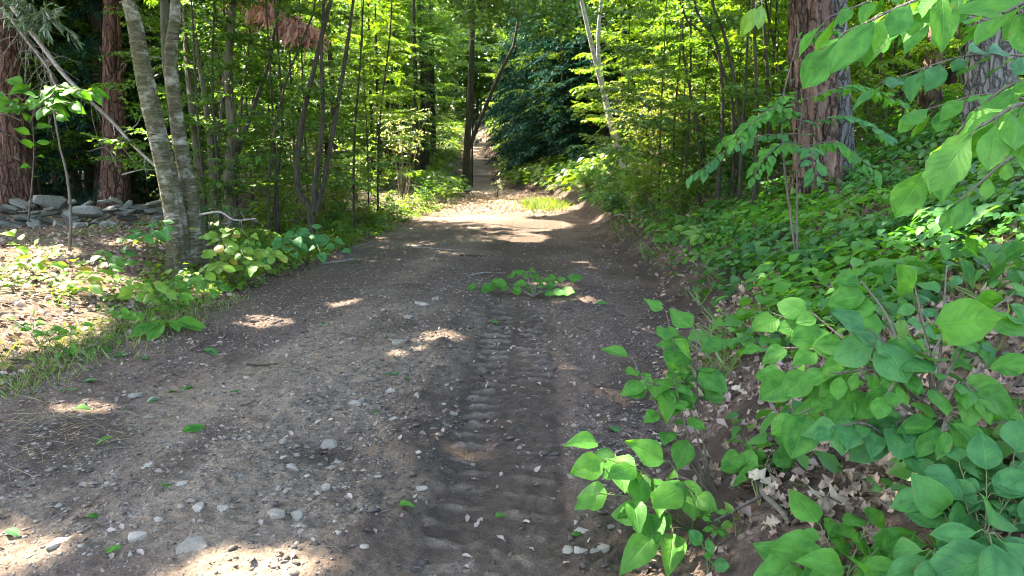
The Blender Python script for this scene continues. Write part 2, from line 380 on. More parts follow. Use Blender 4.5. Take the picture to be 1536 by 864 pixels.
def mat_road():
    m, t, b, o = newmat('dirt'); ob = N(t, 'ShaderNodeTexCoord').outputs['Object']
    A = lambda k: N(t, 'ShaderNodeAttribute', attribute_name=k).outputs['Fac']
    n1 = noise(t, ob, 2.6, 6, .65); n2 = noise(t, ob, 22, 6, .7); n3 = noise(t, ob, 90, 4, .7)
    vo = N(t, 'ShaderNodeTexVoronoi'); vo.inputs['Scale'].default_value = 42; t.links.new(ob, vo.inputs['Vector'])
    vo2 = N(t, 'ShaderNodeTexVoronoi'); vo2.inputs['Scale'].default_value = 95; t.links.new(ob, vo2.inputs['Vector'])
    vr = N(t, 'ShaderNodeSeparateColor'); t.links.new(vo.outputs['Color'], vr.inputs[0])
    vr2 = N(t, 'ShaderNodeSeparateColor'); t.links.new(vo2.outputs['Color'], vr2.inputs[0])
    col = mixc(t, mrange(t, n1, .35, .65), (.27, .190, .124), (.38, .282, .194))
    col = mixc(t, A('red'), col, mixc(t, n2, (.10, .060, .043), (.22, .148, .108)))
    col = mixc(t, mrange(t, n2, .36, .64, .62, 0), col, (.06, .047, .038))
    peb = math_(t, 'MULTIPLY', mrange(t, vo.outputs['Distance'], .28, .36, 1, 0), math_(t, 'MULTIPLY', A('gravel'), mrange(t, vr.outputs[0], .45, .55)))
    peb2 = math_(t, 'MULTIPLY', mrange(t, vo2.outputs['Distance'], .25, .4, 1, 0), math_(t, 'MULTIPLY', A('gravel'), mrange(t, vr2.outputs[0], .5, .6)))
    pc = mixc(t, vr.outputs[1], (.14, .125, .115), (.36, .34, .32))
    col = mixc(t, peb2, col, mixc(t, vr2.outputs[1], (.13, .115, .10), (.34, .31, .28)))
    col = mixc(t, peb, col, pc)
    wet_shade = mixc(t, n2, (.046, .031, .021), (.122, .086, .061))
    col = mixc(t, A('wet_shade'), col, wet_shade)
    col = mixc(t, A('dry'), col, mixc(t, n2, (.13, .105, .082), (.30, .26, .215)))  # lug tops lightened in colour so the tread relief shows
    col = mixc(t, mrange(t, n3, .35, .65, .55, 0), col, (.045, .036, .029))
    t.links.new(col, b.inputs['Base Color']); b.inputs['Roughness'].default_value = .9; b.inputs['Specular IOR Level'].default_value = .15
    bp = N(t, 'ShaderNodeBump'); bp.inputs['Strength'].default_value = 1; bp.inputs['Distance'].default_value = .02
    h = math_(t, 'ADD', math_(t, 'ADD', n2, math_(t, 'MULTIPLY', n3, .6)), math_(t, 'ADD', math_(t, 'MULTIPLY', peb, .8), math_(t, 'MULTIPLY', peb2, .4)))
    t.links.new(h, bp.inputs['Height']); t.links.new(bp.outputs[0], b.inputs['Normal'])
    return m
def mat_floor():
    m, t, b, o = newmat('forest_floor'); ob = N(t, 'ShaderNodeTexCoord').outputs['Object']
    A = lambda k: N(t, 'ShaderNodeAttribute', attribute_name=k).outputs['Fac']
    n1 = noise(t, ob, 1.3, 5, .6); n2 = noise(t, ob, 14, 6, .7); n3 = noise(t, ob, 60, 4, .7)
    vo = N(t, 'ShaderNodeTexVoronoi'); vo.inputs['Scale'].default_value = 22; vo.inputs['Randomness'].default_value = 1
    dv = N(t, 'ShaderNodeVectorMath', operation='ADD'); t.links.new(ob, dv.inputs[0])
    nn = N(t, 'ShaderNodeTexNoise'); nn.inputs['Scale'].default_value = 12; t.links.new(ob, nn.inputs['Vector'])
    t.links.new(scaled(t, nn.outputs['Color'], (.12, .12, .12)), dv.inputs[1]); t.links.new(dv.outputs[0], vo.inputs['Vector'])
    vr = N(t, 'ShaderNodeSeparateColor'); t.links.new(vo.outputs['Color'], vr.inputs[0])
    lit = mixc(t, vr.outputs[0], (.085, .05, .036), (.30, .205, .15))
    col = mixc(t, mrange(t, n2, .4, .6), lit, (.055, .038, .028))
    col = mixc(t, math_(t, 'MULTIPLY', A('soil'), .9), col, mixc(t, n2, (.022, .016, .012), (.070, .050, .039)))
    col = mixc(t, math_(t, 'MULTIPLY', A('moss'), mrange(t, n1, .42, .6)), col, mixc(t, n2, (.035, .055, .015), (.09, .12, .03)))
    t.links.new(col, b.inputs['Base Color']); b.inputs['Roughness'].default_value = .9; b.inputs['Specular IOR Level'].default_value = .15
    bp = N(t, 'ShaderNodeBump'); bp.inputs['Strength'].default_value = 1; bp.inputs['Distance'].default_value = .03
    t.links.new(math_(t, 'ADD', n2, math_(t, 'ADD', math_(t, 'MULTIPLY', n3, .4), math_(t, 'MULTIPLY', vr.outputs[0], .4))), bp.inputs['Height']); t.links.new(bp.outputs[0], b.inputs['Normal'])
    return m

# ------------------------------------------------------------------ ground and road
def grid_mesh(name, X, Y, Z, mat, attrs):
    ny, nx = X.shape
    V = np.stack([X, Y, Z], -1).reshape(-1, 3)
    i0 = (np.arange(ny-1)[:, None]*nx+np.arange(nx-1)[None]).ravel()
    return mesh(name, V, np.stack([i0, i0+1, i0+nx+1, i0+nx], 1), mat, attrs={k: v.ravel() for k, v in attrs.items()})
def road_sd(x, y):          # >0 inside the road, metres to the ragged edge
    n = fbm(x*1.1+3, y*1.1, 4)*0.28
    return np.minimum(x-edge_l(y), edge_r(y)+0.12-x)+n
u = np.linspace(-1, 1, 330); xs = np.sinh(u*5.6)/np.sinh(5.6)*260
yy = np.concatenate([np.linspace(-8, 1.6, 30), np.geomspace(1.66, 300, 400)])
X, Y = np.meshgrid(xs-0.6, yy)
sd = road_sd(X, Y)
Z = H(X, Y)-0.13*ss(0, 0.30, sd)*(Y > 1.2)+fbm(X*5, Y*5, 3)*0.03*ss(0, .3, -sd)*(Y < 30)
soil = band(X-edge_r(Y), -.2, .85, .25)*(Y < 40)*ss(-.35, .25, fbm(X*2, Y*2, 3)+.15)
moss = ss(.0, .8, edge_l(Y)-X)*.55*(1-.7*np.exp(-((X+4.3)**2/2+(Y-6.3)**2/5)))+.35*ss(.6, 1.5, X-edge_r(Y))
gm = mat_floor()
obj('ground', grid_mesh('ground', X, Y, Z, gm, {'soil': soil, 'moss': moss}), kind='structure')

ys = [1.5]
while ys[-1] < 110: ys.append(ys[-1]+max(.012, .0042*ys[-1]))
ys = np.array(ys)
us = np.linspace(0, 1, 330)
Yr = np.repeat(ys[:, None], len(us), 1)
L_, R_ = edge_l(Yr)-.45, edge_r(Yr)+.6
Xr = L_+(R_-L_)*us[None]
sdr = road_sd(Xr, Yr)
near = 1-ss(9, 26, Yr)
def road_parts(x, y):
    rx = x-(-.13+.010*(y-3))+fbm(x*.3, y*.8, 3)*.07+fbm(x*3, y*3, 3)*.03                                   # tyre track centre
    rut = band(rx, -.33, .36, .07)
    pit = .175
    ph = y/pit+np.abs(rx+.0)*1.0+fbm(x*2, y*2, 2)*.35
    lug = ss(.30, .55, np.sin(2*np.pi*ph))
    m1 = band(rx, -.29, -.045, .025)*lug; 
    lug2 = ss(.30, .55, np.sin(2*np.pi*(ph+.45)))
    m2 = band(rx, .02, .29, .025)*lug2
    keep = ss(-.25, .1, fbm(x*1.6+8, y*.9, 3)+.12)*band(y, 2.4, 8.6, .8)
    rx2 = x-(.62+.045*(y-5.5))
    m3 = band(rx2, -.17, .17, .03)*ss(.0, .5, np.sin(2*np.pi*(y/.13+rx2*.8)))*band(y, 3.6, 9.5, .8)*ss(-.3, .1, fbm(x*2, y, 2)+.1)
    berm = np.exp(-((x+.62+.02*(y-4)+fbm(x*.1, y*1.2, 2)*.14)/.20)**2)*band(y, 1.2, 8, 1.5)
    return rut, (m1+m2)*(.18+.82*keep*(.20*band(y, 2.3, 4.2, .4)+band(y, 4.1, 7.8, .6)))*(.35+1.7*np.clip(fbm(x*12,y*12,4)+.32,0,1))*band(y, 2.0, 9.4, .8), m3, berm
rut, lug, lug3, berm = road_parts(Xr, Yr)
rough = fbm(Xr*4, Yr*4, 5); rough2 = fbm(Xr*16+5, Yr*16, 3)
rug = .35+.65*ss(-.1, .25, fbm(Xr*.9+2, Yr*.9, 3))
Zr = H(Xr, Yr)-.11*ss(0, .30, -sdr)
Zr = Zr+near*(-.030*rut+.021*lug+.022*lug3+.055*berm*(1+.8*rough)+.046*rough*rug*(1-.4*rut)+.030*rough2*rug*(1-.35*rut)+.013*fbm(Xr*34, Yr*34+3, 2)*(Yr < 9))
Zr = Zr-.035*band(Xr, -2.7, -2.0, .2)*near+.03*np.exp(-((Xr+1.35)/.5)**2)+.02*fbm(Xr*1.3, Yr*1.3, 3)
wet_shade = np.clip(1.05*berm*(.6+rough)+.26*rut*(.45+.9*ss(-.25, .3, fbm(Xr*1.2, Yr*1.2+9, 3)))*(1-.85*lug)+.7*band(Yr,2.6,7.8,.7)*rut*(1-lug)*band(Xr,-.43,.2,.03)-.6*lug, 0, 1)  # damp berm and rut, plus groove shade painted between the tread lugs
wet_shade = np.maximum(wet_shade, .95*ss(-.15, .2, fbm(Xr*.8+1, Yr*.5+3, 3)+.1)*band(Xr, -.7, .95, .35)*band(Yr, 8.5, 20, 2.0))
wet_shade = np.maximum(wet_shade, .85*band(Xr-edge_r(Yr), -.38, .8, .15)*ss(-.3, .15, fbm(Xr*1.7, Yr*1.7, 3)+.1)*(Yr < 24))
hole = np.exp(-(((Xr+1.05)/.22)**2+((Yr-3.75)/.18)**2)); Zr = Zr-.05*hole; wet_shade = np.maximum(wet_shade, hole)  # hollow sunk in shape and darkened in colour
wet_shade = np.maximum(wet_shade, .7*ss(-.05, .25, fbm(Xr*1.5+7, Yr*1.1, 4)-.08)*band(Xr, -3.2, -.6, .3)*(Yr < 9))
red = np.clip(.9*ss(-.12, .22, fbm(Xr*.7+9, Yr*.6, 3)+.32*band(Yr, 6.4, 22, 1.2)+.42*band(Xr, .12, 1.6, .15)-.05), 0, 1)
dry = np.clip(lug*(.5+rough), 0, 1)*.95  # paler colour on lug tops, standing in for light on the relief
grav = np.clip(ss(-.25, .2, fbm(Xr*.8, Yr*.8+5, 3)+.25*band(Xr, -2.9, -.7, .3))*(1-.7*rut), 0, 1)
M['dirt'] = mat_road()
obj('dirt_road', grid_mesh('dirt_road', Xr, Yr, Zr, M['dirt'], {'wet_shade': wet_shade, 'red': red, 'gravel': grav, 'dry': dry}), kind='structure')
def road_z(x, y):
    i = int(np.clip(np.searchsorted(ys, y), 0, len(ys)-1)); l, r = L_[i, 0], R_[i, 0]
    j = int(np.clip(round((x-l)/(r-l)*(len(us)-1)), 0, len(us)-1)); return float(Zr[i, j])
def Z_at(x, y):
    return road_z(x, y) if road_sd(np.array(x), np.array(y)) > .05 and 1.6 < y < 100 else float(H(x, y))
def GR(px, py):
    g = G(px, py); g[2] = Z_at(g[0], g[1]); return g

# ------------------------------------------------------------------ stones
def hull(seed, sx, sy, sz, n=16, mat=None, flat=.75):
    r = np.random.default_rng(seed); bm = bmesh.new()
    for k in range(n):
        v = unit(r.normal(size=3)); v = np.sign(v)*np.abs(v)**flat
        bm.verts.new((v[0]*sx*r.uniform(.8, 1.05), v[1]*sy*r.uniform(.8, 1.05), v[2]*sz*r.uniform(.8, 1.05)))
    res = bmesh.ops.convex_hull(bm, input=bm.verts)
    bmesh.ops.delete(bm, geom=[e for e in res['geom_interior'] if isinstance(e, bmesh.types.BMVert)], context='VERTS')
    me = bpy.data.meshes.new('stone'); bm.to_mesh(me); bm.free()
    if mat: me.materials.append(mat)
    return me
def hull_arr(seed, n=10):
    me = hull(seed, 1, .85, .55, n); V = np.zeros(len(me.vertices)*3); me.vertices.foreach_get('co', V)
    Fs = np.array([p.vertices[:] for p in me.polygons if len(p.vertices) == 3]); bpy.data.meshes.remove(me)
    return V.reshape(-1, 3), Fs
def scatter_stones(name, pts, size, mat, sink=.42):
    VV = []; FF = []; RR = []; n = 0; T = [hull_arr(k+40, 9) for k in range(12)]
    for p, s in zip(pts, size):
        V, Fs = T[rng.integers(12)]; a = rng.uniform(0, 6.28); c, q = math.cos(a), math.sin(a)
        sc3 = s*np.array([rng.uniform(.8, 1.3), rng.uniform(.7, 1.1), rng.uniform(.5, 1)])
        W = V*sc3; W = np.stack([W[:, 0]*c-W[:, 1]*q, W[:, 0]*q+W[:, 1]*c, W[:, 2]], 1)+p+np.array([0, 0, s*(.5-sink)*.6])
        VV.append(W); FF.append(Fs+n); RR.append(np.full(len(V), rng.random())); n += len(V)
    return mesh(name, np.concatenate(VV), [np.concatenate(FF)], mat, False, attrs={'rnd': np.concatenate(RR)})
pts = []; sz = []; pc = []; szc = []
while len(pts) < 20000:
    y = 2.0+rng.exponential(3.6); 
    if y > 18: continue
    x = rng.uniform(-4, 1.4)
    if road_sd(np.array(x), np.array(y)) < .05: continue
    ru, lg, _, be = road_parts(np.array(x), np.array(y))
    g = .55+1.5*float(fbm(np.array(x*.8), np.array(y*.8+5), 3))+.5*(-2.9 < x < -.7)-.6*float(ru)
    if rng.random() > g: continue
    pts.append((x, y, road_z(x, y))); sz.append(.0040*(1+rng.pareto(2.2))*(1+y*.05))
sz = np.minimum(np.array(sz), .022)
obj('gravel', scatter_stones('gravel', np.array(pts), sz, M['gravel']), kind='stuff')
while len(pc) < 5500:
    y = rng.uniform(1.9, 8); x = rng.normal(-.62, .28) if rng.random() < .6 else rng.uniform(-3, 1.3)
    if road_sd(np.array(x), np.array(y)) < .05: continue
    pc.append((x, y, road_z(x, y))); szc.append(.006*(1+rng.pareto(2.6)))
while len(pc) < 9500:
    y = 2.0+rng.gamma(2, 1.6); x = float(edge_r(y))+rng.uniform(-.25, .85)
    if y < 9: pc.append((x, y, Z_at(x, y))); szc.append(.006*(1+rng.pareto(2.6)))
obj('soil_crumbs', scatter_stones('soil_crumbs', np.array(pc), np.minimum(szc, .03), M['clod']), kind='stuff')

SM = [hull(k+1, 1, .8, .5, 18, M['road_stone']) for k in range(8)]
RS = [(415, 778, 34, 'pale blocky grey stone standing on the gravel near the bottom of the track'), (447, 776, 24, 'smaller pale stone close beside the blocky grey stone on the gravel'),
      (298, 767, 28, 'flat pale stone with a pointed end lying on the dark gravel'), (436, 708, 36, 'low greenish grey stone beside the dark hollow in the track'),
      (492, 667, 30, 'tan flat stone just beyond the dark hollow in the track'), (635, 461, 28, 'rounded grey stone half sunk in the middle of the track'),
      (613, 481, 20, 'small rounded stone below the half sunk grey one on the track'), (598, 519, 26, 'pale flat stone embedded in the gravel between the wheel lines'),
      (533, 608, 30, 'long tan stone lying slantwise on the gravel'), (288, 831, 46, 'broad flat pale stone at the bottom edge of the track'),
      (90, 820, 30, 'light stone in the sunlit gravel nearest the lower corner'), (680, 623, 14, 'small white stone on the edge of the tyre tread'),
      (779, 667, 14, 'small pale stone in the middle of the tyre track'), (540, 170+432, 18, 'small grey stone beside the long tan stone'),
      (505, 690, 22, 'grey stone behind the low greenish grey stone'), (410, 740, 14, 'upright small stone chip in the gravel'), (335, 770, 22, 'dull grey stone to one side of the flat pointed stone'),
      (208, 815, 28, 'half buried grey stone in the lower gravel'), (238, 788, 22, 'round grey stone in the lower gravel'), (655, 452, 20, 'grey stone behind the half sunk rounded one')]
RS += [(rng.uniform(150, 640), rng.uniform(560, 860), rng.uniform(12, 20), None) for k in range(34)]
RS += [(rng.uniform(850, 930), rng.uniform(770, 860), rng.uniform(12, 26), None) for k in range(8)]
for i, (px, py, wpx, lab) in enumerate(RS):
    p = GR(px, py); s = wpx/F*np.linalg.norm(p-CAM)*.5
    o = obj('track_stone', SM[i % 8], None, p+np.array([0, 0, s*.02]), lab or ('small pale stone in the gravel strip below the lime-leaved shrub' if px > 800 else 'small grey stone bedded in the gravel left of the tyre track'), 'stone', 'loose stones bedded in the track')
    s *= 1.12; o.scale = (s, s*rng.uniform(.7, 1), s*rng.uniform(.6, 1)); o.rotation_euler = (rng.uniform(-.2, .2), rng.uniform(-.2, .2), rng.uniform(0, 6))

# dry stone wall
wt = thing('stone_wall', 'low tumbled wall of grey fieldstones in front of the pines', 'wall', ground(-8.2, 12.6))
WM = [hull(k+20, 1, .8, .55, 22, M['wall_stone'], .6) for k in range(10)]
wl = np.array(wt.location)
wa, wb = np.array([-11.2, 11.0]), np.array([-5.6, 14.4])
def wall_stone(t, off, lift, s, rz, fl=.5):
    c = wa+(wb-wa)*t; nrm = np.array([wb[1]-wa[1], -(wb[0]-wa[0])]); nrm /= np.linalg.norm(nrm); c = c+nrm*off
    z = H(c[0], c[1])+lift
    o = obj('stone', WM[rng.integers(10)], wt, np.array([c[0], c[1], z])-wl)
    o.scale = (s, s*rng.uniform(.6, .9), s*fl*rng.uniform(.8, 1.25)); o.rotation_euler = (rng.normal(0, .22), rng.normal(0, .22), rz)
for row, (nst, lift, s0) in enumerate(((50, .05, .155), (48, .15, .165), (44, .25, .17), (30, .34, .175))):
    for k in range(nst):
        wall_stone((k+rng.uniform(-.4, .4))/nst, rng.uniform(-.22, .28), lift+rng.uniform(-.09, .10), s0*rng.uniform(.55, 1.35), .54+rng.uniform(-.6, .6), rng.uniform(.28, .62))
for k in range(30): wall_stone(rng.random(), rng.uniform(.35, 1.1), .05, rng.uniform(.10, .22), rng.uniform(0, 6), .7)
wall_stone(.52, .05, .40, .30, .6, .85); wall_stone(.60, .35, .25, .30, .4, .6); wall_stone(.20, .15, .50, .45, .5, .35); wall_stone(.30, .2, .50, .40, .55, .4)

# ------------------------------------------------------------------ leaf pieces used one by one
def lm(prof, mat, seed, **k):
    V, Fq, U = leaf_template(prof, seed=seed, **k); return mesh('leaf', V, [Fq], mat, uv=U)
def leaf_set(mat, fn, n=9):
    return [lm(prof_from(fn, n), M[mat], 1, droop=.22), lm(prof_from(fn, n), M[mat], 2, droop=.42, fold=.18), lm(prof_from(fn, n), M[mat], 3, droop=.05, fold=.06, wave=.06), lm(prof_from(fn, n), M[mat], 4, droop=.30, fold=.02, curl=-.25)]
SETS = {}
def LS(mat, fn, key):
    if (mat, key) not in SETS: SETS[(mat, key)] = leaf_set(mat, fn, 7)
    return SETS[(mat, key)]
FN = {'ovate': ovate, 'ellip': ellip, 'round': roundl, 'obov': obov}

def leafy(name, label, base, tips, mat='leaf_fore', shape='ovate', size=.09, per=6, stem_r=.004, stem_mat='stem_green', arch=.10, start=.35,
          droop=.35, jit=.35, group=None, origin=None, whorl=0, seed=0, face=.35, var=.38, cat='plant'):
    """a plant: stem (one mesh of stems and leaf stalks) and every leaf as its own part"""
    r = np.random.default_rng(seed+17); base = np.asarray(base, float)
    t = thing(name, label, cat, base, group); mb = MB(); Ls = LS(mat, FN[shape], shape); todo = []
    for tip in tips:
        if isinstance(tip, tuple) and len(tip) == 2: st, tip = tip
        else: st = base
        st = np.asarray(st, float); tip = np.asarray(tip, float); mid = (st+tip)/2+np.array([0, 0, arch*np.linalg.norm(tip-st)])+r.normal(0, .03, 3)*np.linalg.norm(tip-st)
        path = spline([st, mid, tip], 6)
        mb.tube(path-base, np.linspace(stem_r, stem_r*.35, len(path)), 5)
        for k in range(per):
            f = start+(1-start)*k/max(1, per-1); i = min(int(f*(len(path)-1)), len(path)-2); p = path[i]+(path[i+1]-path[i])*(f*(len(path)-1)-i)
            d = unit(path[min(i+1, len(path)-1)]-path[i]); lat = unit(np.cross(d, (0, 0, 1)))
            sg = 1 if k % 2 else -1
            if k == per-1: dd = d*1.0+np.array([0, 0, -droop])
            else: dd = d*.55+lat*sg*.9+np.array([0, 0, -droop])
            todo.append((p, unit(dd+r.normal(0, jit*.5, 3))))
        if whorl:
            for k in range(whorl):
                a = 2*np.pi*k/whorl+r.uniform(-.3, .3)
                todo.append((tip, unit(np.array([math.cos(a), math.sin(a), -droop+r.uniform(-.2, .2)]))))
    for p, dd in todo:
        s = size*r.uniform(1-var, 1+var); pet = p+dd*s*.22+np.array([0, 0, .02*s])
        mb.tube(np.array([p, (p+pet)/2+np.array([0, 0, .01]), pet])-base, stem_r*.4, 4)
        up = np.array([0, 0, 1.0])+r.normal(0, jit*.6, 3)+face*np.array([0, -1, 0])
        o = obj('leaf', Ls[r.integers(4)], t); set_leaf(o, pet-base, dd, up, s, r.uniform(.85, 1.12))
    obj('stem', mb.mesh('stem', M[stem_mat]), t)
    return t

# ------------------------------------------------------------------ foliage generators (joined crowns)
def twig_leaves(p0, d0, length, n, r, size, flat=.25, droop=.2):
    """leaves along a twig, alternating, lying in a near-horizontal plane"""
    d0 = unit(d0); lat = unit(np.cross(d0, (0, 0, 1))); k = np.arange(n); f = (k+.6)/n
    pos = p0+d0*(length*f)[:, None]+np.array([0, 0, -1])*(droop*length*f*f)[:, None]
    sg = np.where(k % 2, 1, -1)[:, None]
    dr = d0*.6+lat*sg*.85+np.array([0, 0, -droop])+r.normal(0, .3, (n, 3))
    up = np.array([0, 0, 1.0])+r.normal(0, flat, (n, 3))
    return pos, dr, up, size*r.uniform(.7, 1.25, n)
def limb_path(p0, az, el, ln, r, sag=.12):
    d = np.array([math.cos(az)*math.cos(el), math.sin(az)*math.cos(el), math.sin(el)])
    lat = unit(np.cross(d, (0, 0, 1)))
    return spline([p0, p0+d*ln*.5+lat*r.normal(0, .06)*ln, p0+d*ln+np.array([0, 0, -sag*ln])+lat*r.normal(0, .1)*ln], 4)
def tree_meshes(seed, h, r0, lo, spread, n_limb, n_twig, n_leaf, size, mat, bark, el=.35, lean=(0, 0), tpl=LOW, twl=.45, path=None, nseg=8, bump=.15, flare=.3, taper=.3, hide_above=99, sag=.12, flat=.25, shape=.55):
    r = np.random.default_rng(seed)
    if path is None:
        path = spline([(0, 0, -.15), (lean[0]*.2+r.normal(0, .02)*h*.3, lean[1]*.2+r.normal(0, .02)*h*.3, h*.33), (lean[0]*.6, lean[1]*.6, h*.66), (lean[0], lean[1], h)], 6)
    path = np.asarray(path); m = len(path); rad = r0*np.linspace(1, taper, m)
    V, Fq, U = tube(path, rad, nseg, bump, seed % 31, flare)
    trunk = mesh('trunk', V, [Fq], M[bark], uv=U)
    limbs = []; A = [[], [], [], []]
    zz = path[:, 2]
    for k in range(n_limb):
        z = lo+(h-lo)*((k+r.uniform(.1, .9))/n_limb); i = int(np.clip(np.searchsorted(zz, z), 1, m-1)); f = (z-zz[i-1])/(zz[i]-zz[i-1]+1e-9)
        p = path[i-1]+(path[i]-path[i-1])*np.clip(f, 0, 1)
        ln = spread*(1-shape*(z-lo)/(h-lo+1e-6))*r.uniform(.7, 1.15)
        lp = limb_path(p, k*2.399+r.uniform(-.4, .4), el*r.uniform(.5, 1.5), ln, r, sag)
        lr = max(.006, r0*(1-.65*z/h)*.38); limbs.append((lp, lr))
        for q in range(n_twig):
            ft = .25+.75*(q+r.random())/n_twig; j = min(int(ft*(len(lp)-1)), len(lp)-2); b0 = lp[j]+(lp[j+1]-lp[j])*(ft*(len(lp)-1)-j)
            d = unit(lp[j+1]-lp[j]); lat = unit(np.cross(d, (0, 0, 1)))
            td = d*r.uniform(.3, 1)+lat*(1 if q % 2 else -1)*r.uniform(.4, 1)+np.array([0, 0, r.normal(.0, .18)])
            for a, b in zip(A, twig_leaves(b0, td, twl*r.uniform(.6, 1.3), n_leaf, r, size, flat)): a.append(b)
    crown = leaves('crown', tpl, *[np.concatenate(a) for a in A], M[mat]) if n_twig else None
    lms = []
    for lp, lr in limbs:
        V, Fq, U = tube(lp, np.linspace(lr, lr*.25, len(lp)), 5); lms.append(mesh('limb', V, [Fq], M[bark], uv=U))
    return trunk, lms, crown
def plant_tree(name, label, loc, ms, group=None, rotz=0, scale=1, nl=99, cat='tree'):
    t = thing(name, label, cat, loc, group); t.rotation_euler = (0, 0, rotz); t.scale = (scale,)*3
    tr, lms, cr = ms
    obj('trunk', tr, t)
    for l in lms[:nl]: obj('limb', l, t)
    if cr: obj('crown', cr, t, kind='stuff')
    return t

# ------------------------------------------------------------------ the wood: saplings and trees with their own crowns
def along(pts, d0, d1, k=7):
    """stem path through photo points from distance d0 at the base to d1 at the top"""
    n = len(pts); return spline([P(px, py, d0+(d1-d0)*i/(n-1)) for i, (px, py) in enumerate(pts)], k)
def stem_obj(parent, name, path, r0, r1, bark, n=10, bump=.2, seed=1, flare=.0, ridge=0.0):
    base = np.array(parent.location); V, Fq, U = tube(path-base, np.linspace(r0, r1, len(path)), n, bump, seed, flare, ridge=ridge)
    return obj(name, mesh(name, V, [Fq], M[bark], uv=U), parent)
def up_to(path, h):
    """carry a stem on above the frame to height h"""
    d = unit(path[-1]-path[-3]); d = unit(d*np.array([.5, .5, 1])+np.array([0, 0, .3])); L = (h-path[-1][2])/d[2]
    return np.vstack([path, path[-1]+d*np.linspace(0, L, 7)[1:, None]])
SHADE_CROWNS = []        # (thing, base xy) that get leaves of the unseen shade canopy
def trunk_thing(name, label, pts, d, r0, bark, top=14, r1=None, n=20, bump=.22, seed=1, flare=.35, dd=None, sink=.15, group=None, canopy=True, ridge=0.0):
    path = along(pts, d, dd or d, 8 if not ridge else 26); path = up_to(path, top); path[0][2] = H(path[0][0], path[0][1])-sink
    b = ground(path[0][0], path[0][1]); t = thing(name, label, 'tree', b, group)
    stem_obj(t, 'trunk', path, r0, r1 or r0*.45, bark, n, bump, seed, flare, ridge)
    if canopy: SHADE_CROWNS.append((t, path[-1][:2]))
    return t, path
pineA, pA = trunk_thing('pine_tree', 'red-barked pine trunk at the left edge behind the stone wall', [(28, 310), (20, 200), (10, 90), (4, 0)], 15.3, .33, 'bark_pine', 17, n=56, ridge=.07)
pineB, pB = trunk_thing('pine_tree', 'straight red-barked pine behind the wall with a forked broken stub', [(172, 300), (172, 200), (170, 100), (168, 0)], 16.2, .29, 'bark_pine', 17, seed=4, n=56, ridge=.06)
trunk_thing('pine_tree', 'dark brown pine trunk half hidden behind the forked red pine', [(162, 296), (158, 150), (148, 40), (142, 0)], 19, .30, 'bark_dark', 16, seed=6)
birch, pc1 = trunk_thing('yellow_birch', 'leaning pale-barked double birch rooted beside the leafy bush', [(268, 388), (262, 320), (240, 220), (215, 110), (203, 40), (192, 0)], 9.2, .14, 'bark_birch', 12, n=48, bump=.25, ridge=.06, seed=3, flare=.3)
path = up_to(along([(292, 386), (285, 300), (266, 190), (256, 90), (262, 30), (263, 0)], 9.35, 9.7, 8), 12); path[0][2] -= .15
stem_obj(birch, 'trunk', path, .11, .05, 'bark_birch', 14, .2, 8, .3)
path = up_to(along([(300, 380), (296, 330), (268, 190), (251, 100), (246, 0)], 9.45, 9.9, 8), 11); path[0][2] -= .15
stem_obj(birch, 'trunk', path, .09, .04, 'bark_mossy', 14, .2, 9, .3)
# pale twin of the pines, and stubs
for pts, rr in (([(165, 112), (158, 90), (150, 70)], .035), ([(180, 112), (188, 100), (190, 92)], .04)):
    pth = along(pts, 15.9, 15.8, 4); stem_obj(pineB, 'branch_stub', pth, rr, rr*.5, 'bark_pine', 7)
for pts in ([(176, 250), (160, 222), (130, 228)], [(183, 262), (215, 254), (232, 256)], [(182, 200), (204, 188), (214, 168)]):
    stem_obj(pineB, 'dead_branch', along(pts, 15.9, 15.4, 4), .02, .006, 'dead_wood', 6)
for pts in ([(30, 180), (10, 172), (-20, 166)], [(34, 150), (16, 140), (-10, 150)], [(36, 215), (20, 205), (2, 200)], [(30, 240), (12, 232), (-8, 222)]):
    stem_obj(pineA, 'dead_branch', along(pts, 15.0, 14.4, 4), .02, .006, 'dead_wood', 6)

mossy, pm = trunk_thing('maple_tree', 'dark mossy multi-stemmed maple behind the double birch', [(346, 312), (343, 262), (348, 200), (342, 120), (346, 40), (350, 0)], 12.6, .095, 'bark_mossy', 11, seed=12, flare=.6)
for i, pts in enumerate(([(322, 312), (314, 200), (300, 100), (285, 0)], [(352, 240), (384, 150), (404, 90), (420, 0)], [(318, 300), (330, 200), (338, 100), (352, 0)], [(356, 230), (362, 150), (372, 80), (376, 0)], [(306, 316), (290, 180), (280, 90), (276, 0)])):
    p = up_to(along(pts, 12.7, 13.0+.3*i, 6), 9+i % 3); stem_obj(mossy, 'stem', p, (.06, .045, .05, .03, .08)[i], .015, 'bark_mossy' if i != 1 else 'bark_dark', 9, .15, i)
clump, _ = trunk_thing('maple_clump', 'clump of dark slender maple stems arching from one foot beside the sunny clearing', [(468, 318), (446, 276), (452, 190), (474, 90), (496, 0)], 12.4, .058, 'bark_dark', 9, seed=2, n=10, bump=.1, flare=.4)
for i, pts in enumerate(([(470, 318), (474, 262), (484, 180), (482, 80), (486, 0)], [(474, 318), (488, 260), (506, 160), (522, 60), (530, 0)])):
    stem_obj(clump, 'stem', up_to(along(pts, 12.4, 12.2+.4*i, 6), 9), .05, .015, 'bark_dark', 9, .1, i)
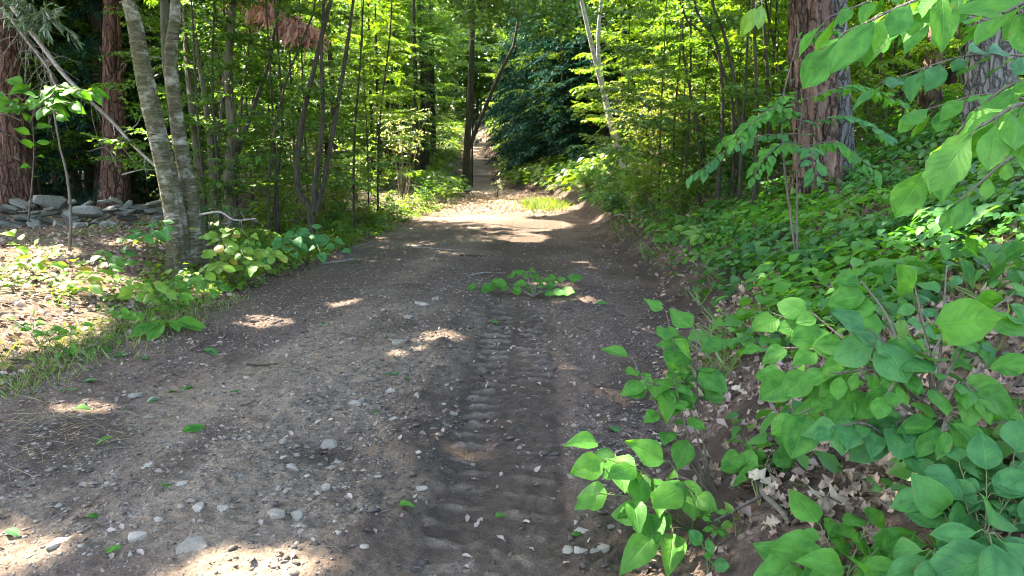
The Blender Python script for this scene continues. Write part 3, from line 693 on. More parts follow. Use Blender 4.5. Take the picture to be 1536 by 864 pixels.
for i, pts in enumerate(([(401, 302), (404, 262), (412, 200), (430, 120), (470, 20)], [(410, 302), (418, 250), (424, 180), (418, 90), (412, 0)], [(330, 312), (326, 240), (318, 120), (322, 0)], [(530, 300), (532, 200), (540, 100), (545, 0)], [(566, 290), (570, 180), (584, 60), (588, 0)])):
    trunk_thing('maple_sapling', ('thin sapling stem leaning away from the maple clump', 'thin upright sapling stem left of the maple clump', 'thin sapling stem beside the mossy maple', 'thin sapling stem right of the maple clump', 'pale thin stem at the edge of the sunny clearing')[i], pts, (12.6, 13, 12.2, 15, 18)[i], .028, 'bark_dark', 6.5, n=7, bump=.08, flare=0, canopy=False)
trunk_thing('dead_sapling', 'bare leaning grey sapling stem in front of the stone wall', [(104, 384), (106, 320), (100, 262), (90, 222)], 9.6, .022, 'twig', 2.2, n=7, bump=.1, flare=0, canopy=False)
# right side
big, _ = trunk_thing('pine_tree', 'massive shaggy brown trunk with peeling bark on the right bank', [(1228, 268), (1224, 200), (1218, 100), (1214, 0)], 9.9, .275, 'bark_shag', 16, n=90, bump=.30, ridge=.20, seed=5, flare=.25, r1=.22)
trunk_thing('pine_tree', 'smooth grey trunk pressed against the massive shaggy one', [(1262, 265), (1262, 190), (1258, 100), (1256, 0)], 10.25, .165, 'bark_grey', 15, n=48, bump=.16, ridge=.06, seed=7, r1=.12)
trunk_thing('pine_tree', 'brown trunk standing midway behind the hanging big-leaved branch', [(1388, 232), (1396, 150), (1406, 60), (1412, 0)], 12.4, .20, 'bark_shag', 15, n=56, bump=.2, ridge=.09, seed=9)
trunk_thing('pine_tree', 'broad grey furrowed trunk at the right edge of the bank', [(1482, 282), (1484, 200), (1488, 100), (1494, 0)], 8.6, .265, 'bark_grey', 15, n=70, bump=.18, ridge=.08, seed=10, r1=.24)
trunk_thing('oak_tree', 'dark trunk behind the grey furrowed one', [(1462, 215), (1460, 100), (1456, 0)], 13, .17, 'bark_dark', 14, seed=14)
lb, _ = trunk_thing('paper_birch', 'white leaning birch rising over the far right verge of the track', [(938, 256), (922, 200), (903, 130), (888, 70), (872, 0)], 26, .115, 'bark_paper', 13, n=12, bump=.1, seed=15)
stem_obj(lb, 'stem', up_to(along([(936, 254), (916, 190), (901, 110), (897, 60), (902, 0)], 26.2, 26, 6), 12), .09, .05, 'bark_paper', 10, .1, 3)
SAP = [([(1112, 250), (1106, 150), (1088, 60), (1070, 10)], 11), ([(1078, 262), (1084, 160), (1076, 70), (1046, 20)], 12), ([(1100, 262), (1096, 140), (1060, 60), (1030, 30)], 12.4), ([(1134, 258), (1134, 130), (1130, 0)], 10.5), ([(1156, 250), (1152, 140), (1146, 40), (1140, 0)], 12),
       ([(1052, 248), (1044, 180), (1028, 100), (1024, 60)], 13), ([(1166, 240), (1160, 110), (1166, 0)], 13.5), ([(1176, 130), (1160, 60), (1148, 0)], 14), ([(1010, 262), (1012, 180), (1020, 80), (1022, 0)], 16), ([(1330, 250), (1322, 140), (1318, 0)], 13), ([(1292, 250), (1300, 120), (1310, 0)], 14.5), ([(1426, 250), (1440, 130), (1436, 0)], 12.6)]
for i, (pts, d) in enumerate(SAP):
    trunk_thing('beech_sapling', 'slim dark sapling stem among the green thicket on the right bank', pts, d, (.03, .035, .028)[i % 3], 'bark_dark', 7, n=7, bump=.1, flare=0, canopy=False, group='slim saplings in the right thicket', seed=i)
# dark stems by the far track
dt, _ = trunk_thing('maple_tree', 'dark trunk standing at the mouth of the far track', [(700, 250), (702, 200), (706, 120), (710, 0)], 36, .19, 'bark_dark', 15, seed=18, n=10)
stem_obj(dt, 'stem', up_to(along([(694, 246), (716, 190), (745, 120), (770, 70)], 36, 36, 6), 13), .12, .05, 'bark_dark', 8)
for px, d in ((703, 40), (708, 43)): trunk_thing('maple_sapling', 'thin dark stem right beside the mouth of the far track', [(px, 240), (px+2, 120), (px+3, 0)], d, .06, 'bark_dark', 10, n=7, flare=0, canopy=False, group='thin stems by the far track')

LIT = [(ground(-5.3, 6.5), 1.25), (ground(-4.5, 5.5), .5), (ground(-6.3, 7.4), 1.2), (G(130, 420), .6), (G(40, 380), .7), (GR(50, 825), .24), (GR(400, 860), .24), (GR(500, 860), .16), (GR(300, 845), .13), (GR(10, 785), .16), (np.array([-9.6, 11.9, .9]), .5), (np.array([-6.4, 13.9, .9]), .6), (np.array([-7.6, 13.2, .8]), .3), (np.array([-5.2, 13.2, 3.2]), 1.0), (np.array([-4.6, 15.6, 3.2]), 1.2), (np.array([-4.6, 18, 3.0]), 1.2), (np.array([-3.6, 20, .4]), 1.0),
       (ground(-1.6, 25.5), 2.6), (ground(-2, 30), 3.0), (ground(-2.4, 35), 1.4), (ground(-1.0, 22.3), 1.8), (np.array([4.5, 14, 3]), 1.2), (np.array([5, 18, 3.5]), 1.4), (np.array([3.8, 12, 2.4]), .8), (np.array([-6, 18, 3]), 1.4), (np.array([-5.5, 28, 3.5]), 2.4), (np.array([-8, 24, 4]), 1.4), (ground(.3, 24.5), 1.6), (ground(-4, 25), 2.6), (np.array([-4.4, 22, 2.5]), 2.6), (np.array([-4, 20, 4.5]), 2.2), (np.array([-4.4, 25, 5.0]), 2.4), (ground(-4.5, 19), 1.4), (np.array([3.6, 20.5, 3.4]), 2.0),
       (P(200, 200, 9.2), .30), (P(245, 300, 9.2), .28), (P(350, 370, 7.4), .30), (P(460, 360, 8.2), .25), (P(960, 720, 2.7), .22), (P(1450, 240, 1.7), .2), (P(1520, 250, 1.5), .15), (P(110, 150, 11.2), .5), (P(430, 25, 13.4), .7), (np.array([-3.6, 17, 4.5]), 1.3), (np.array([-2.9, 28, 4.0]), 1.6), (np.array([2.6, 26, 5.0]), 1.3), (GR(870, 395), .2), (GR(870, 450), .22), (GR(690, 670), .16), (GR(770, 672), .12), (GR(960, 840), .14), (G(1290, 680), .14), (G(1400, 370), .3), (G(1490, 380), .35)]
LP = np.array([p for p, r in LIT]); LR = np.array([r for p, r in LIT])  # spots whose path to the sun is cleared of crown leaves
def in_light(x, y, h, r_, zmax=99):
    for p, r in LIT:
        if r < 1.5 or p[2] > zmax: continue
        for t in np.arange(0, (h-p[2])/S[2], .8):
            if math.hypot(p[0]+S[0]*t-x, p[1]+S[1]*t-y) < r_*(1-.5*(p[2]+S[2]*t)/h)+r*.35: return True
    return False
# understorey trees with foliage from near the ground (prototypes, then copies)
def proto_set(mat, n, **kw):
    out = []
    for k in range(n):
        a = dict(h=6.2, r0=.026, lo=.7, spread=2.2, n_limb=26, n_twig=13, n_leaf=15, size=.105, mat=mat, bark='bark_dark', el=.3); a.update(kw); out.append(tree_meshes(100+k*7+len(mat), **a))
    return out
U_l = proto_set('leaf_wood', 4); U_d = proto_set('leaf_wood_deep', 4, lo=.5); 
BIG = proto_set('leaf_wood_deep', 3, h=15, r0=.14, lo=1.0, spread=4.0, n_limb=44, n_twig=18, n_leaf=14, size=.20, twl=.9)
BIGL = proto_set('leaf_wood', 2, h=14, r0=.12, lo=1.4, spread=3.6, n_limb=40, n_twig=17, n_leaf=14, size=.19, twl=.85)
HEM = [tree_meshes(300+k, 17, .2, .25, 4.2, 84, 15, 17, .32, 'hemlock', 'bark_dark', el=.08, sag=.28, tpl=NEEDLE, twl=1.0, flat=.18, shape=.75) for k in range(2)]
gL, gR, gF = 'leafy saplings in the wood left of the track', 'leafy saplings in the thicket right of the track', 'trees filling the wood beyond the clearing'
def put(name, label, x, y, ms, group, s=1, nl=0): return plant_tree(name, label, ground(x, y), ms, group, rng.uniform(0, 6.28), s, nl)
LU = [(-5.2, 13.2), (-6.0, 14.8), (-4.6, 15.6), (-5.4, 17.4), (-3.9, 18.2), (-6.6, 18.6), (-4.4, 21), (-5.6, 22.5), (-7.6, 20.5), (-9.0, 18.5), (-4.2, 25), (-6.5, 26), (-8.5, 24), (-3.9, 28.5), (-5.5, 31), (-7.5, 29)]
LU += [(-5.1, 11.7), (-4.4, 13.0)]
LU += [(-4.8-rng.random()*.55*y, y) for y in rng.uniform(16.5, 32, 34)]
for i, (x, y) in enumerate(LU):
    if in_light(x, y, 5.2, 1.5, .5) or (x > -7.6 and 18.2 < y < 26.5): continue
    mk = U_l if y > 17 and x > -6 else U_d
    zn = 'in the shade behind the stone wall' if x < -9 else 'among the stems behind the double birch' if y < 17 else 'beside the sunny clearing' if x > -6.4 else 'deep in the wood left of the clearing'
    lb_ = ('light green' if mk is U_l else 'mid green')+' maple sapling '+zn
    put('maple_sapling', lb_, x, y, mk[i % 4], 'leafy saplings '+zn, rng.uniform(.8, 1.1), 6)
RU = [(4.3, 15.5), (3.6, 17.5), (5.6, 14.5), (5.2, 18), (6.6, 16.5), (4.4, 20.5), (6.6, 20), (3.9, 23.5), (8.3, 17.5), (8.2, 21.5), (9.5, 14.2), (10.5, 18), (7.6, 12.8), (5.8, 24), (9.6, 24), (12.5, 15.5), (11.8, 21.5), (4.4, 29), (6.5, 30)]
RU += [(3.2, 24.3), (3.3, 11.6), (4.3, 12.2), (2.8, 13.4), (5.6, 11.4), (2.7, 15.2), (6.6, 10.8), (3.4, 14.4)]
RU += [(3.6+rng.random()*.6*y, y) for y in rng.uniform(13.5, 32, 36)]
for i, (x, y) in enumerate(RU):
    if x < 5.2 and 18.6 < y < 27 and (x, y) != (3.2, 24.3): continue
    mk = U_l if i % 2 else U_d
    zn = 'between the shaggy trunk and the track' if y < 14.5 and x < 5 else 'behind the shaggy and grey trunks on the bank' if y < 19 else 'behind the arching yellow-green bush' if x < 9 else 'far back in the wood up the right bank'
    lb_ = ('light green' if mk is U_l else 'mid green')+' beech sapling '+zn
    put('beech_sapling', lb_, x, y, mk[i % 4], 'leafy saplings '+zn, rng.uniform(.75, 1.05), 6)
k = 0
tries = 0
while k < 210 and tries < 4000:
    tries += 1; y = rng.uniform(19, 84); x = rng.uniform(-.85*y-4, .85*y+4)
    if (edge_l(y)-2.4-(y < 34)*1.5) < x < edge_r(y)+3.2+(y < 34)*1.5: continue
    if in_light(x, y, 13, 3.2): continue
    if rng.random() > (1.15-y/110): continue
    big_ = (BIG+BIGL)[rng.integers(5)]
    sd_ = 'left' if x < -3 else 'right'
    zn = ('just behind the saplings' if y < 34 else 'beyond the clearing' if y < 56 else 'at the back of the wood')+(' on the left of the track' if x < -3 else ' on the right of the track')
    tn = ('pale green' if big_[2].materials[0] is M['leaf_wood'] else 'dark green')
    put('forest_tree', f'{tn} tree {zn}', x, y, big_, 'tall trees '+zn, rng.uniform(.7, 1.1)); k += 1
for x, y, s in ((1.9, 41, .85), (3.9, 38.5, .8), (.8, 46.5, .75), (3.4, 45, 1.0), (6.6, 43, .9), (1.8, 52, 1.05), (5.2, 51, 1.1), (.2, 58, .9), (8.6, 49, 1.1), (-11.5, 57, 1.0), (.7, 59.5, 1.0), (.9, 64, 1.1), (.0, 71, 1.1)):
    zn = 'on the right where the straight track ends' if x > .5 and y < 53 else 'right beside the far climbing track' if x > -2 else 'left of the far climbing track'
    put('hemlock_tree', 'dark blue-green hemlock '+zn, x, y, HEM[rng.integers(2)], 'dark hemlocks '+zn, s)
HIGH = [tree_meshes(340+k, 17, .19, 6.5, 5.6, 34, 17, 14, .20, 'leaf_wood_deep', 'bark_dark', twl=.95) for k in range(2)]  # added high-crowned trees, placed up-sun to shade the hemlocks and far path
for i, (x, y, q) in enumerate(((-6.4, 45.5, 1), (-7.0, 52, 1), (-7.4, 59, 1.05), (-9.5, 48, 1), (-5.8, 39.5, .8), (-9.2, 56, 1.1), (-9.0, 65, 1.05), (-9.8, 72, 1.1), (-10.4, 79, 1.1))):
    put('maple_tree', 'tall dark maple added to shade the far climbing track and its hemlocks', x, y, HIGH[i % 2], 'maples added to shade the far track', q)
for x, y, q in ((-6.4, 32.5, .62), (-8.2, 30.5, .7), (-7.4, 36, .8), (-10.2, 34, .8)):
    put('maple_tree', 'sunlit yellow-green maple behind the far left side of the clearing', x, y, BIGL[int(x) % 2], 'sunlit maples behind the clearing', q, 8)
for x, y, s in ((-10.5, 19, .62), (-13, 22, .8), (-7.4, 24.5, .55), (-16, 17.5, .8), (-12, 28, .9), (-18, 24, 1), (-9.5, 33, .9), (-12.2, 40, .8)):
    if in_light(x, y, 17*s, 3.6*s): continue
    put('hemlock_tree', 'dark hemlock in the shade behind the stone wall', x, y, HEM[rng.integers(2)], 'dark hemlocks behind the stone wall', s)
for x, y in ((-9.8, 20), (-12, 18), (-11.4, 23), (-13.8, 20), (-15.5, 21), (-8.0, 22.5), (-14.5, 27), (-17, 19), (-7, 27.5), (-10.6, 26), (-19, 23), (9, 27), (12, 25), (14, 20), (10.5, 30), (7.6, 26.5), (15.5, 25)):
    lab = 'slim bare trunk in the deep shade behind the stone wall' if x < 0 else 'slim bare trunk deep in the thicket on the right bank'
    ms = tree_meshes(int(500+x*3+y), 14, rng.uniform(.07, .17), 5, 2, 3, 0, 0, .1, 'leaf_wood', 'bark_dark' if rng.random() < .7 else 'bark_grey', lean=tuple(rng.normal(0, .4, 2)))
    put('bare_trunk', lab, x, y, ms, 'slim trunks behind the wall' if x < 0 else 'slim trunks behind the thicket', 1, 3)
for i, (x, y) in enumerate(((-6.4, 98), (-9, 96), (-3.4, 97), (-5, 103), (-8, 107), (-11, 101), (-1, 99), (-6.8, 112))):
    put('forest_tree', 'tall leafy tree closing the view beyond the top of the far track', x, y, (BIG+BIGL)[i % 5], 'trees beyond the top of the far track', 1.35)
# far wood, one mass closing the view
r2 = np.random.default_rng(77); n = 110000
yb = r2.uniform(70, 118, n); xb = r2.uniform(-1, 1, n)*(yb*.8); xb[:16000] = r2.uniform(-18, 5, 16000); yb[:16000] = r2.uniform(96, 118, 16000); ok = ~((xb > edge_l(yb)-.8) & (xb < edge_r(yb)+.8) & (yb < 95) & (r2.random(n) < .8)) & ~((yb < 94) & (abs(xb+9) < 10))
yb, xb = yb[ok], xb[ok]; zb = H(xb, yb)+r2.random(len(xb))*24
obj('far_wood', leaves('far_wood', LOW, np.stack([xb, yb, zb], 1), r2.normal(0, 1, (len(xb), 3))-[0, .3, .3], np.array([0, -.5, 1.0])+r2.normal(0, .5, (len(xb), 3)), r2.uniform(.5, 1.0, len(xb)), M['leaf_wood_deep']), kind='stuff')

# ------------------------------------------------------------------ bushes
def bush(name, label, base, w_, h_, n_stem, n_tw, n_leaf, size, mat, stem_mat, cat='bush', seed=0, lo=.3, group=None, sr=.010, twl=.3, flat=.4, el=(.9, 1.45)):
    r = np.random.default_rng(seed+900); t = thing(name, label, cat, base, group); A = [[], [], [], []]
    for k in range(n_stem):
        az = k*2.399+r.uniform(-.5, .5); e = r.uniform(*el); ln = h_*r.uniform(.7, 1.1)
        p0 = np.array([math.cos(az), math.sin(az), 0])*w_*.12*r.random()
        d = np.array([math.cos(az)*math.cos(e)*w_/h_, math.sin(az)*math.cos(e)*w_/h_, math.sin(e)])
        lp = spline([p0-[0, 0, .05], p0+d*ln*.55+r.normal(0, .04, 3), p0+d*ln*np.array([1.25, 1.25, .92])+r.normal(0, .05, 3)], 4)
        V, Fq, U = tube(lp, np.linspace(sr, sr*.3, len(lp)), 5); obj('stem', mesh('stem', V, [Fq], M[stem_mat], uv=U), t)
        for q in range(n_tw):
            ft = lo+(1-lo)*(q+r.random())/n_tw; j = min(int(ft*(len(lp)-1)), len(lp)-2); b0 = lp[j]+(lp[j+1]-lp[j])*(ft*(len(lp)-1)-j)
            for a, b in zip(A, twig_leaves(b0, r.normal(0, 1, 3)*[1, 1, .35], twl*r.uniform(.5, 1.3), n_leaf, r, size, flat)): a.append(b)
    obj('foliage', leaves('foliage', LOW, *[np.concatenate(a) for a in A], M[mat]), t, kind='stuff'); return t
bush('honeysuckle_bush', 'tall arching yellow-green bush with tan stems right of the far track', ground(3.4, 20.5), 2.1, 3.5, 26, 12, 8, .085, 'leaf_bush', 'stem_olive', seed=1, lo=.45, sr=.014, twl=.5)
bush('honeysuckle_bush', 'brownish twiggy bush behind the arching yellow-green one', ground(4.9, 21.5), 1.8, 3.0, 24, 8, 6, .07, 'leaf_bush', 'stem_olive', seed=2, lo=.4, sr=.013)
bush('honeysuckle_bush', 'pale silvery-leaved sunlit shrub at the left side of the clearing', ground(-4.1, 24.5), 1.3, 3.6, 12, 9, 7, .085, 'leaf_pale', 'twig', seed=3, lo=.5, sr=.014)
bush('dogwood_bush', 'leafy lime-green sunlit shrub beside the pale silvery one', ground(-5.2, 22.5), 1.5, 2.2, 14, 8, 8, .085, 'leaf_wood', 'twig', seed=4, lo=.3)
bush('dogwood_bush', 'low sunlit shrub at the far end of the clearing beside the track', ground(-2.9, 26), .7, 1.0, 10, 6, 7, .075, 'leaf_wood', 'twig', seed=5, lo=.3)
bush('dogwood_bush', 'low dark green shrub on the right verge below the white birch', ground(2.4, 21), 1.0, .9, 14, 7, 8, .085, 'leaf_under', 'twig', seed=6, lo=.2)
bush('dogwood_bush', 'pale little sapling standing alone in the sunny end of the track', ground(-1.2, 30), .35, 1.0, 5, 4, 6, .08, 'leaf_pale', 'twig', seed=8, lo=.4)
bush('dogwood_bush', 'shady bush below the mossy maple stems', ground(-5.0, 11.4), .8, .7, 10, 6, 7, .075, 'leaf_under', 'twig', seed=9, lo=.2)
for i, (x, y, s) in enumerate(((-4.9, 23.5, 1.0), (-6.2, 24.6, 1.3), (-3.6, 25.4, .6), (-7.0, 22.4, 1.3), (-5.6, 20.6, .9), (-3.7, 19, .7), (-4.6, 18.2, .9), (-3.4, 21.3, .6), (-5.2, 19.8, 1.0), (-3.2, 23, .6), (-6.4, 21, 1.2), (-4.3, 16.4, .7), (-7, 17, 1.1), (-3.8, 17.2, .5))):
    bush('meadow_herb', 'tall sunlit herb clump on the left verge by the clearing', ground(x, y), .5*s+.2, .75*s+.2, 9, 6, 7, .075, ('leaf_wood', 'leaf_bush', 'leaf_under')[i % 3], 'stem_green', 'plant', 20+i, .15, 'sunlit herb clumps on the left verge', .006, .25)
for i in range(16):
    y = 9.2+i*.75+rng.uniform(-.3, .3); x = float(edge_l(y))-rng.uniform(.15, 1.0)
    bush('verge_herb', 'low leafy herb clump along the shaded left edge of the track', ground(x, y), .28*rng.uniform(.8, 1.4), .34*rng.uniform(.7, 1.5), 8, 5, 6, .07, ('leaf_wood', 'leaf_under', 'leaf_wood')[i % 3], 'stem_green', 'plant', 70+i, .15, 'herb clumps along the left edge', .004, .16)

for i, (x, y, q) in enumerate(((2.6, 13, .9), (3.4, 12.6, 1.2), (3.0, 14.6, 1.2), (2.5, 16, 1.0), (3.7, 16, 1.5), (4.4, 13.8, 1.4), (2.9, 18, 1.3), (4.2, 18, 1.6), (5.2, 15.4, 1.5), (5.6, 12.4, 1.2), (3.2, 22.4, 1.4))):
    bush('understorey_shrub', 'leafy green shrub hiding the foot of the slim stems on the right bank', ground(x, y), .75*q, 1.15*q, 12, 9, 9, .085, ('leaf_wood', 'leaf_under', 'leaf_wood')[i % 3], 'twig', 'bush', 120+i, .12, 'understorey shrubs at the foot of the right thicket', .007, .32)
for i, (x, y, q) in enumerate(((-4.6, 13.6, .8), (-5.8, 13.0, 1.0), (-6.6, 14.4, 1.2), (-4.5, 15.4, 1.0), (-5.6, 16.2, 1.3), (-4.4, 17.2, 1.0), (-7.2, 16.4, 1.4), (-6.2, 18.4, 1.3))):
    bush('understorey_shrub', 'leafy green shrub among the maple stems behind the left verge', ground(x, y), .75*q, 1.05*q, 11, 8, 9, .085, ('leaf_wood', 'leaf_bush')[i % 2], 'twig', 'bush', 140+i, .12, 'understorey shrubs among the maple stems', .007, .32)
for i, (x, y, q) in enumerate(((2.0, 17, .8), (2.2, 19, 1), (2.5, 23.5, 1.2), (2.2, 26, 1.0), (3.3, 28.5, 1.3), (2.6, 31, 1.2), (1.9, 33.5, 1.2), (3.6, 34, 1.5), (4.6, 31, 1.5), (4.4, 27.5, 1.4), (1.4, 36, 1.2), (.2, 38.5, 1.2), (5.4, 26.5, 1.3))):
    bush('verge_shrub', 'low green shrub on the right verge between the white birch and the hemlocks', ground(x, y), .7*q, .8*q, 12, 7, 8, .095, ('leaf_under', 'leaf_wood_deep')[i % 2], 'twig', 'bush', 50+i, .15, 'low shrubs along the right verge', .007, .3)
# ------------------------------------------------------------------ foreground plants, every leaf a part
def pts3(l): return [P(*q) for q in l]
# upper right hanging branches
hb = leafy('hickory_sapling', 'big-leaved sapling hanging its branches into the upper right corner', ground(2.35, 1.75), [(ground(2.35, 1.75), P(1580, 40, 1.72))], per=1, size=.10, stem_r=.014, stem_mat='twig', arch=.02)
hbase = np.array(hb.location)
def branch(parent, st, tip, n, size, mat, shape, droop, seed, r0=.006, arch=.06, start=.2, face=.5, name='branch', clus=None, jit=.3, stem_mat='twig', sub=True):
    base = np.array(parent.location); r = np.random.default_rng(seed)
    path = spline([st, (np.array(st)+tip)/2+np.array([0, 0, arch]), tip], 8); mb = MB(); mb.tube(path-base, np.linspace(r0, r0*.4, len(path)), 6)
    Ls = LS(mat, FN[shape], shape); L = []
    for k in range(n):
        f = start+(1-start)*k/max(n-1, 1); j = min(int(f*(len(path)-1)), len(path)-2); p = path[j]+(path[j+1]-path[j])*(f*(len(path)-1)-j); d = unit(path[j+1]-path[j]); lat = unit(np.cross(d, (0, 0, 1)))
        dd = d*.7+lat*(1 if k % 2 else -1)*.75+np.array([0, 0, -droop*r.uniform(.3, 1.6)])
        if k == n-1: dd = d+np.array([0, 0, -droop])
        dd = unit(dd+r.normal(0, jit*.5, 3)); s = size*r.uniform(.6, 1.2); pet = p+dd*s*.2
        mb.tube(np.array([p, (p+pet)/2+[0, 0, .006], pet])-base, r0*.22, 4)
        L.append((pet, dd, s))
    bo = obj(name, mb.mesh(name, M[stem_mat]), parent)
    for p, dd, s in L:
        o = obj('leaf', Ls[r.integers(4)], bo if sub else parent); set_leaf(o, p-base, dd, np.array([0, -face, 1.0])+r.normal(0, .25, 3), s, r.uniform(.9, 1.12))
a0 = P(1580, 40, 1.72)
branch(hb, a0, P(1268, 48, 1.75), 17, .110, 'leaf_fore', 'obov', .45, 1, arch=.08, start=.15)
branch(hb, P(1590, 0, 1.7), P(1325, 20, 1.62), 13, .115, 'leaf_fore', 'ellip', .45, 2, arch=.05, start=.1)
branch(hb, P(1600, 110, 1.7), P(1400, 240, 1.75), 13, .108, 'leaf_fore', 'obov', .6, 3, arch=.06, start=.2)
branch(hb, P(1600, 200, 1.5), P(1470, 190, 1.45), 11, .115, 'leaf_bright', 'obov', .7, 4, arch=.05, start=.2)
branch(hb, P(1600, 30, 1.5), P(1505, 20, 1.4), 6, .11, 'leaf_bright', 'ellip', .4, 5, arch=.03, start=.2)
branch(hb, P(1590, 60, 2.3), P(1270, 50, 2.4), 20, .11, 'leaf_fore', 'ellip', .4, 6, arch=.06, start=.2)
branch(hb, P(1600, -60, 1.5), P(1137, 4, 1.25), 2, .05, 'leaf_lime', 'ellip', 1.2, 7, arch=.10, start=.99, r0=.004)
branch(hb, P(1600, -50, 2.6), P(1245, 25, 2.6), 17, .11, 'leaf_fore', 'obov', .5, 8, arch=.06, start=.2)
branch(hb, P(1600, 90, 2.8), P(1320, 125, 2.9), 15, .12, 'leaf_teal', 'ellip', .4, 9, arch=.06, start=.2)
branch(hb, P(1600, 170, 2.6), P(1385, 165, 2.7), 14, .11, 'leaf_fore', 'obov', .5, 10, arch=.06, start=.2)
branch(hb, P(1600, 230, 2.2), P(1440, 300, 2.2), 10, .095, 'leaf_bright', 'obov', .5, 12, arch=.06, start=.2)
# beech with layered sprays over the bank
bs = leafy('beech_sapling', 'young beech with layered toothed sprays spreading in front of the shaggy trunk', ground(*P(1204, 290, 6.4)[:2]), [P(1202, 170, 6.4), P(1196, 60, 6.6)], mat='leaf_under', shape='ellip', size=.09, per=10, stem_r=.012, stem_mat='twig', seed=3)
sp = [((1200, 200, 6.4), (1040, 262, 6.2), 16), ((1202, 180, 6.4), (1085, 212, 6.6), 14), ((1200, 220, 6.4), (1130, 262, 5.9), 12), ((1204, 190, 6.4), (1330, 200, 6.2), 14), ((1204, 220, 6.4), (1310, 255, 6.0), 12), ((1204, 160, 6.4), (1150, 170, 6.2), 12), ((1204, 230, 6.4), (1225, 262, 5.6), 9), ((1204, 150, 6.4), (1350, 150, 6.6), 14), ((1200, 170, 6.4), (1105, 205, 5.8), 14), ((1200, 60, 6.5), (1290, 70, 6.4), 12)]
for i, (a, b, n) in enumerate(sp):
    branch(bs, P(*a), P(*b), int(n*2.2), .115, 'leaf_fore' if i % 3 else 'leaf_teal', 'ellip', .35, 30+i, r0=.005, arch=.12, start=.12, sub=False, name='branch')

GP = 'leafy young shrubs on the right bank'
# R1 plant on the edge of the bank
b = GR(1070, 748)
leafy('witch_hazel', 'slender bare-stemmed shrub with a bunch of dark green leaves over the dark soil', b, [P(1000, 470, 3.15), P(950, 540, 3.1), (P(1056, 590, 3.2), P(1040, 545, 3.1)), P(1010, 560, 3.0), P(1045, 500, 3.2), (P(1060, 600, 3.2), P(975, 575, 3.05))], size=.112, per=8, start=.5, droop=.5, stem_r=.006, stem_mat='twig', seed=2, arch=.02, face=.7)
# R2 bright plant at the verge
b = GR(1040, 800)
leafy('witch_hazel', 'bright backlit young shrub leaning over the verge with long pointed lime leaves', b, [P(915, 690, 2.75), P(960, 700, 2.7), P(1010, 700, 2.7), P(985, 800, 2.6), P(900, 740, 2.65), P(1030, 730, 2.62)], mat='leaf_bright', size=.128, per=3, start=.62, droop=.6, stem_r=.005, seed=3, face=.9, arch=.10)
leafy('witch_hazel', 'small green shoot with ribbed leaves just behind the lime-leaved shrub', GR(1020, 790), [P(905, 668, 2.85), P(1000, 720, 2.75), P(960, 760, 2.75)], size=.13, per=4, start=.6, droop=.5, seed=4, face=.8)
# R3
b = GR(1140, 760)
leafy('witch_hazel', 'small round-leaved shrub on the leaf litter beside a dead grey stick', b, [P(1120, 690, 2.9), P(1160, 670, 2.9), P(1200, 715, 2.85), P(1180, 690, 2.95), P(1110, 665, 3.0)], shape='round', size=.11, per=5, start=.5, droop=.35, seed=5, face=.8)
# R4 hazel shrub
b = GR(1410, 800); st = P(1385, 640, 2.25)
tips = [(1290, 420, 2.5), (1370, 420, 2.4), (1180, 560, 2.4), (1250, 560, 2.2), (1130, 520, 2.55), (1310, 500, 2.2), (1380, 520, 2.2), (1450, 470, 2.4), (1500, 540, 2.3), (1250, 640, 2.1), (1330, 590, 2.1), (1460, 590, 2.15), (1220, 470, 2.5), (1420, 400, 2.6), (1520, 440, 2.5), (1160, 470, 2.6), (1520, 620, 2.2), (1340, 640, 2.2), (1420, 640, 2.1), (1480, 680, 2.1), (1200, 620, 2.25)]
hz = leafy('witch_hazel', 'large spreading hazel with many rounded ribbed leaves and a grey stem', b, [(b, st)], per=1, size=.07, stem_r=.017, stem_mat='twig', arch=.0, seed=6, shape='round')
for i, q in enumerate(tips):
    branch(hz, st+np.array([rng.normal(0, .03), rng.normal(0, .03), rng.uniform(-.12, .10)]), P(*q), 8, (.10, .085, .115)[i % 3], ('leaf_fore', 'leaf_teal', 'leaf_fore', 'leaf_bright')[i % 4], ('round', 'ovate', 'round', 'ellip', 'ovate')[i % 5], .40, 60+i, r0=.006, arch=.06, start=.45, face=.75, sub=False, jit=.4)
leafy('witch_hazel', 'single tall shoot with one huge pale oval leaf rising above the hazel', GR(1390, 700), [P(1370, 445, 2.0)], size=.17, per=2, start=.8, droop=.0, seed=7, face=2.5, jit=.1, stem_mat='stem_green')
# R5 lower right compound-leaf shrubs
b = GR(1500, 850)
leafy('hickory_seedling', 'low seedling with large smooth oval leaflets in the lower right corner', GR(1500, 900), [P(1480, 800, 1.7), P(1540, 835, 1.65), P(1400, 830, 1.75)], per=0, whorl=6, shape='ellip', size=.15, mat='leaf_teal', seed=8, droop=.2, face=.9)
leafy('hickory_seedling', 'blue-green seedling with rounded leaflets against the grey hazel stem', GR(1470, 860), [P(1400, 730, 2.0), P(1480, 720, 1.95), P(1530, 760, 1.9), P(1450, 760, 1.9), P(1520, 690, 2.0), P(1390, 690, 2.1), P(1440, 700, 2.0), P(1540, 720, 1.95), P(1420, 780, 1.9)], per=7, shape='round', size=.09, mat='leaf_teal', seed=9, droop=.25, start=.5, face=.7)
leafy('hickory_seedling', 'green seedling with oval pointed leaves between litter and hazel stem', GR(1260, 900), [P(1235, 800, 2.05), P(1300, 790, 2.05), P(1310, 830, 1.95), P(1330, 850, 1.9), P(1240, 850, 1.95), P(1360, 840, 1.85), P(1280, 850, 1.85), P(1200, 845, 2.0)], per=6, shape='ovate', size=.105, mat='leaf_fore', seed=10, droop=.25, start=.5, face=.9)
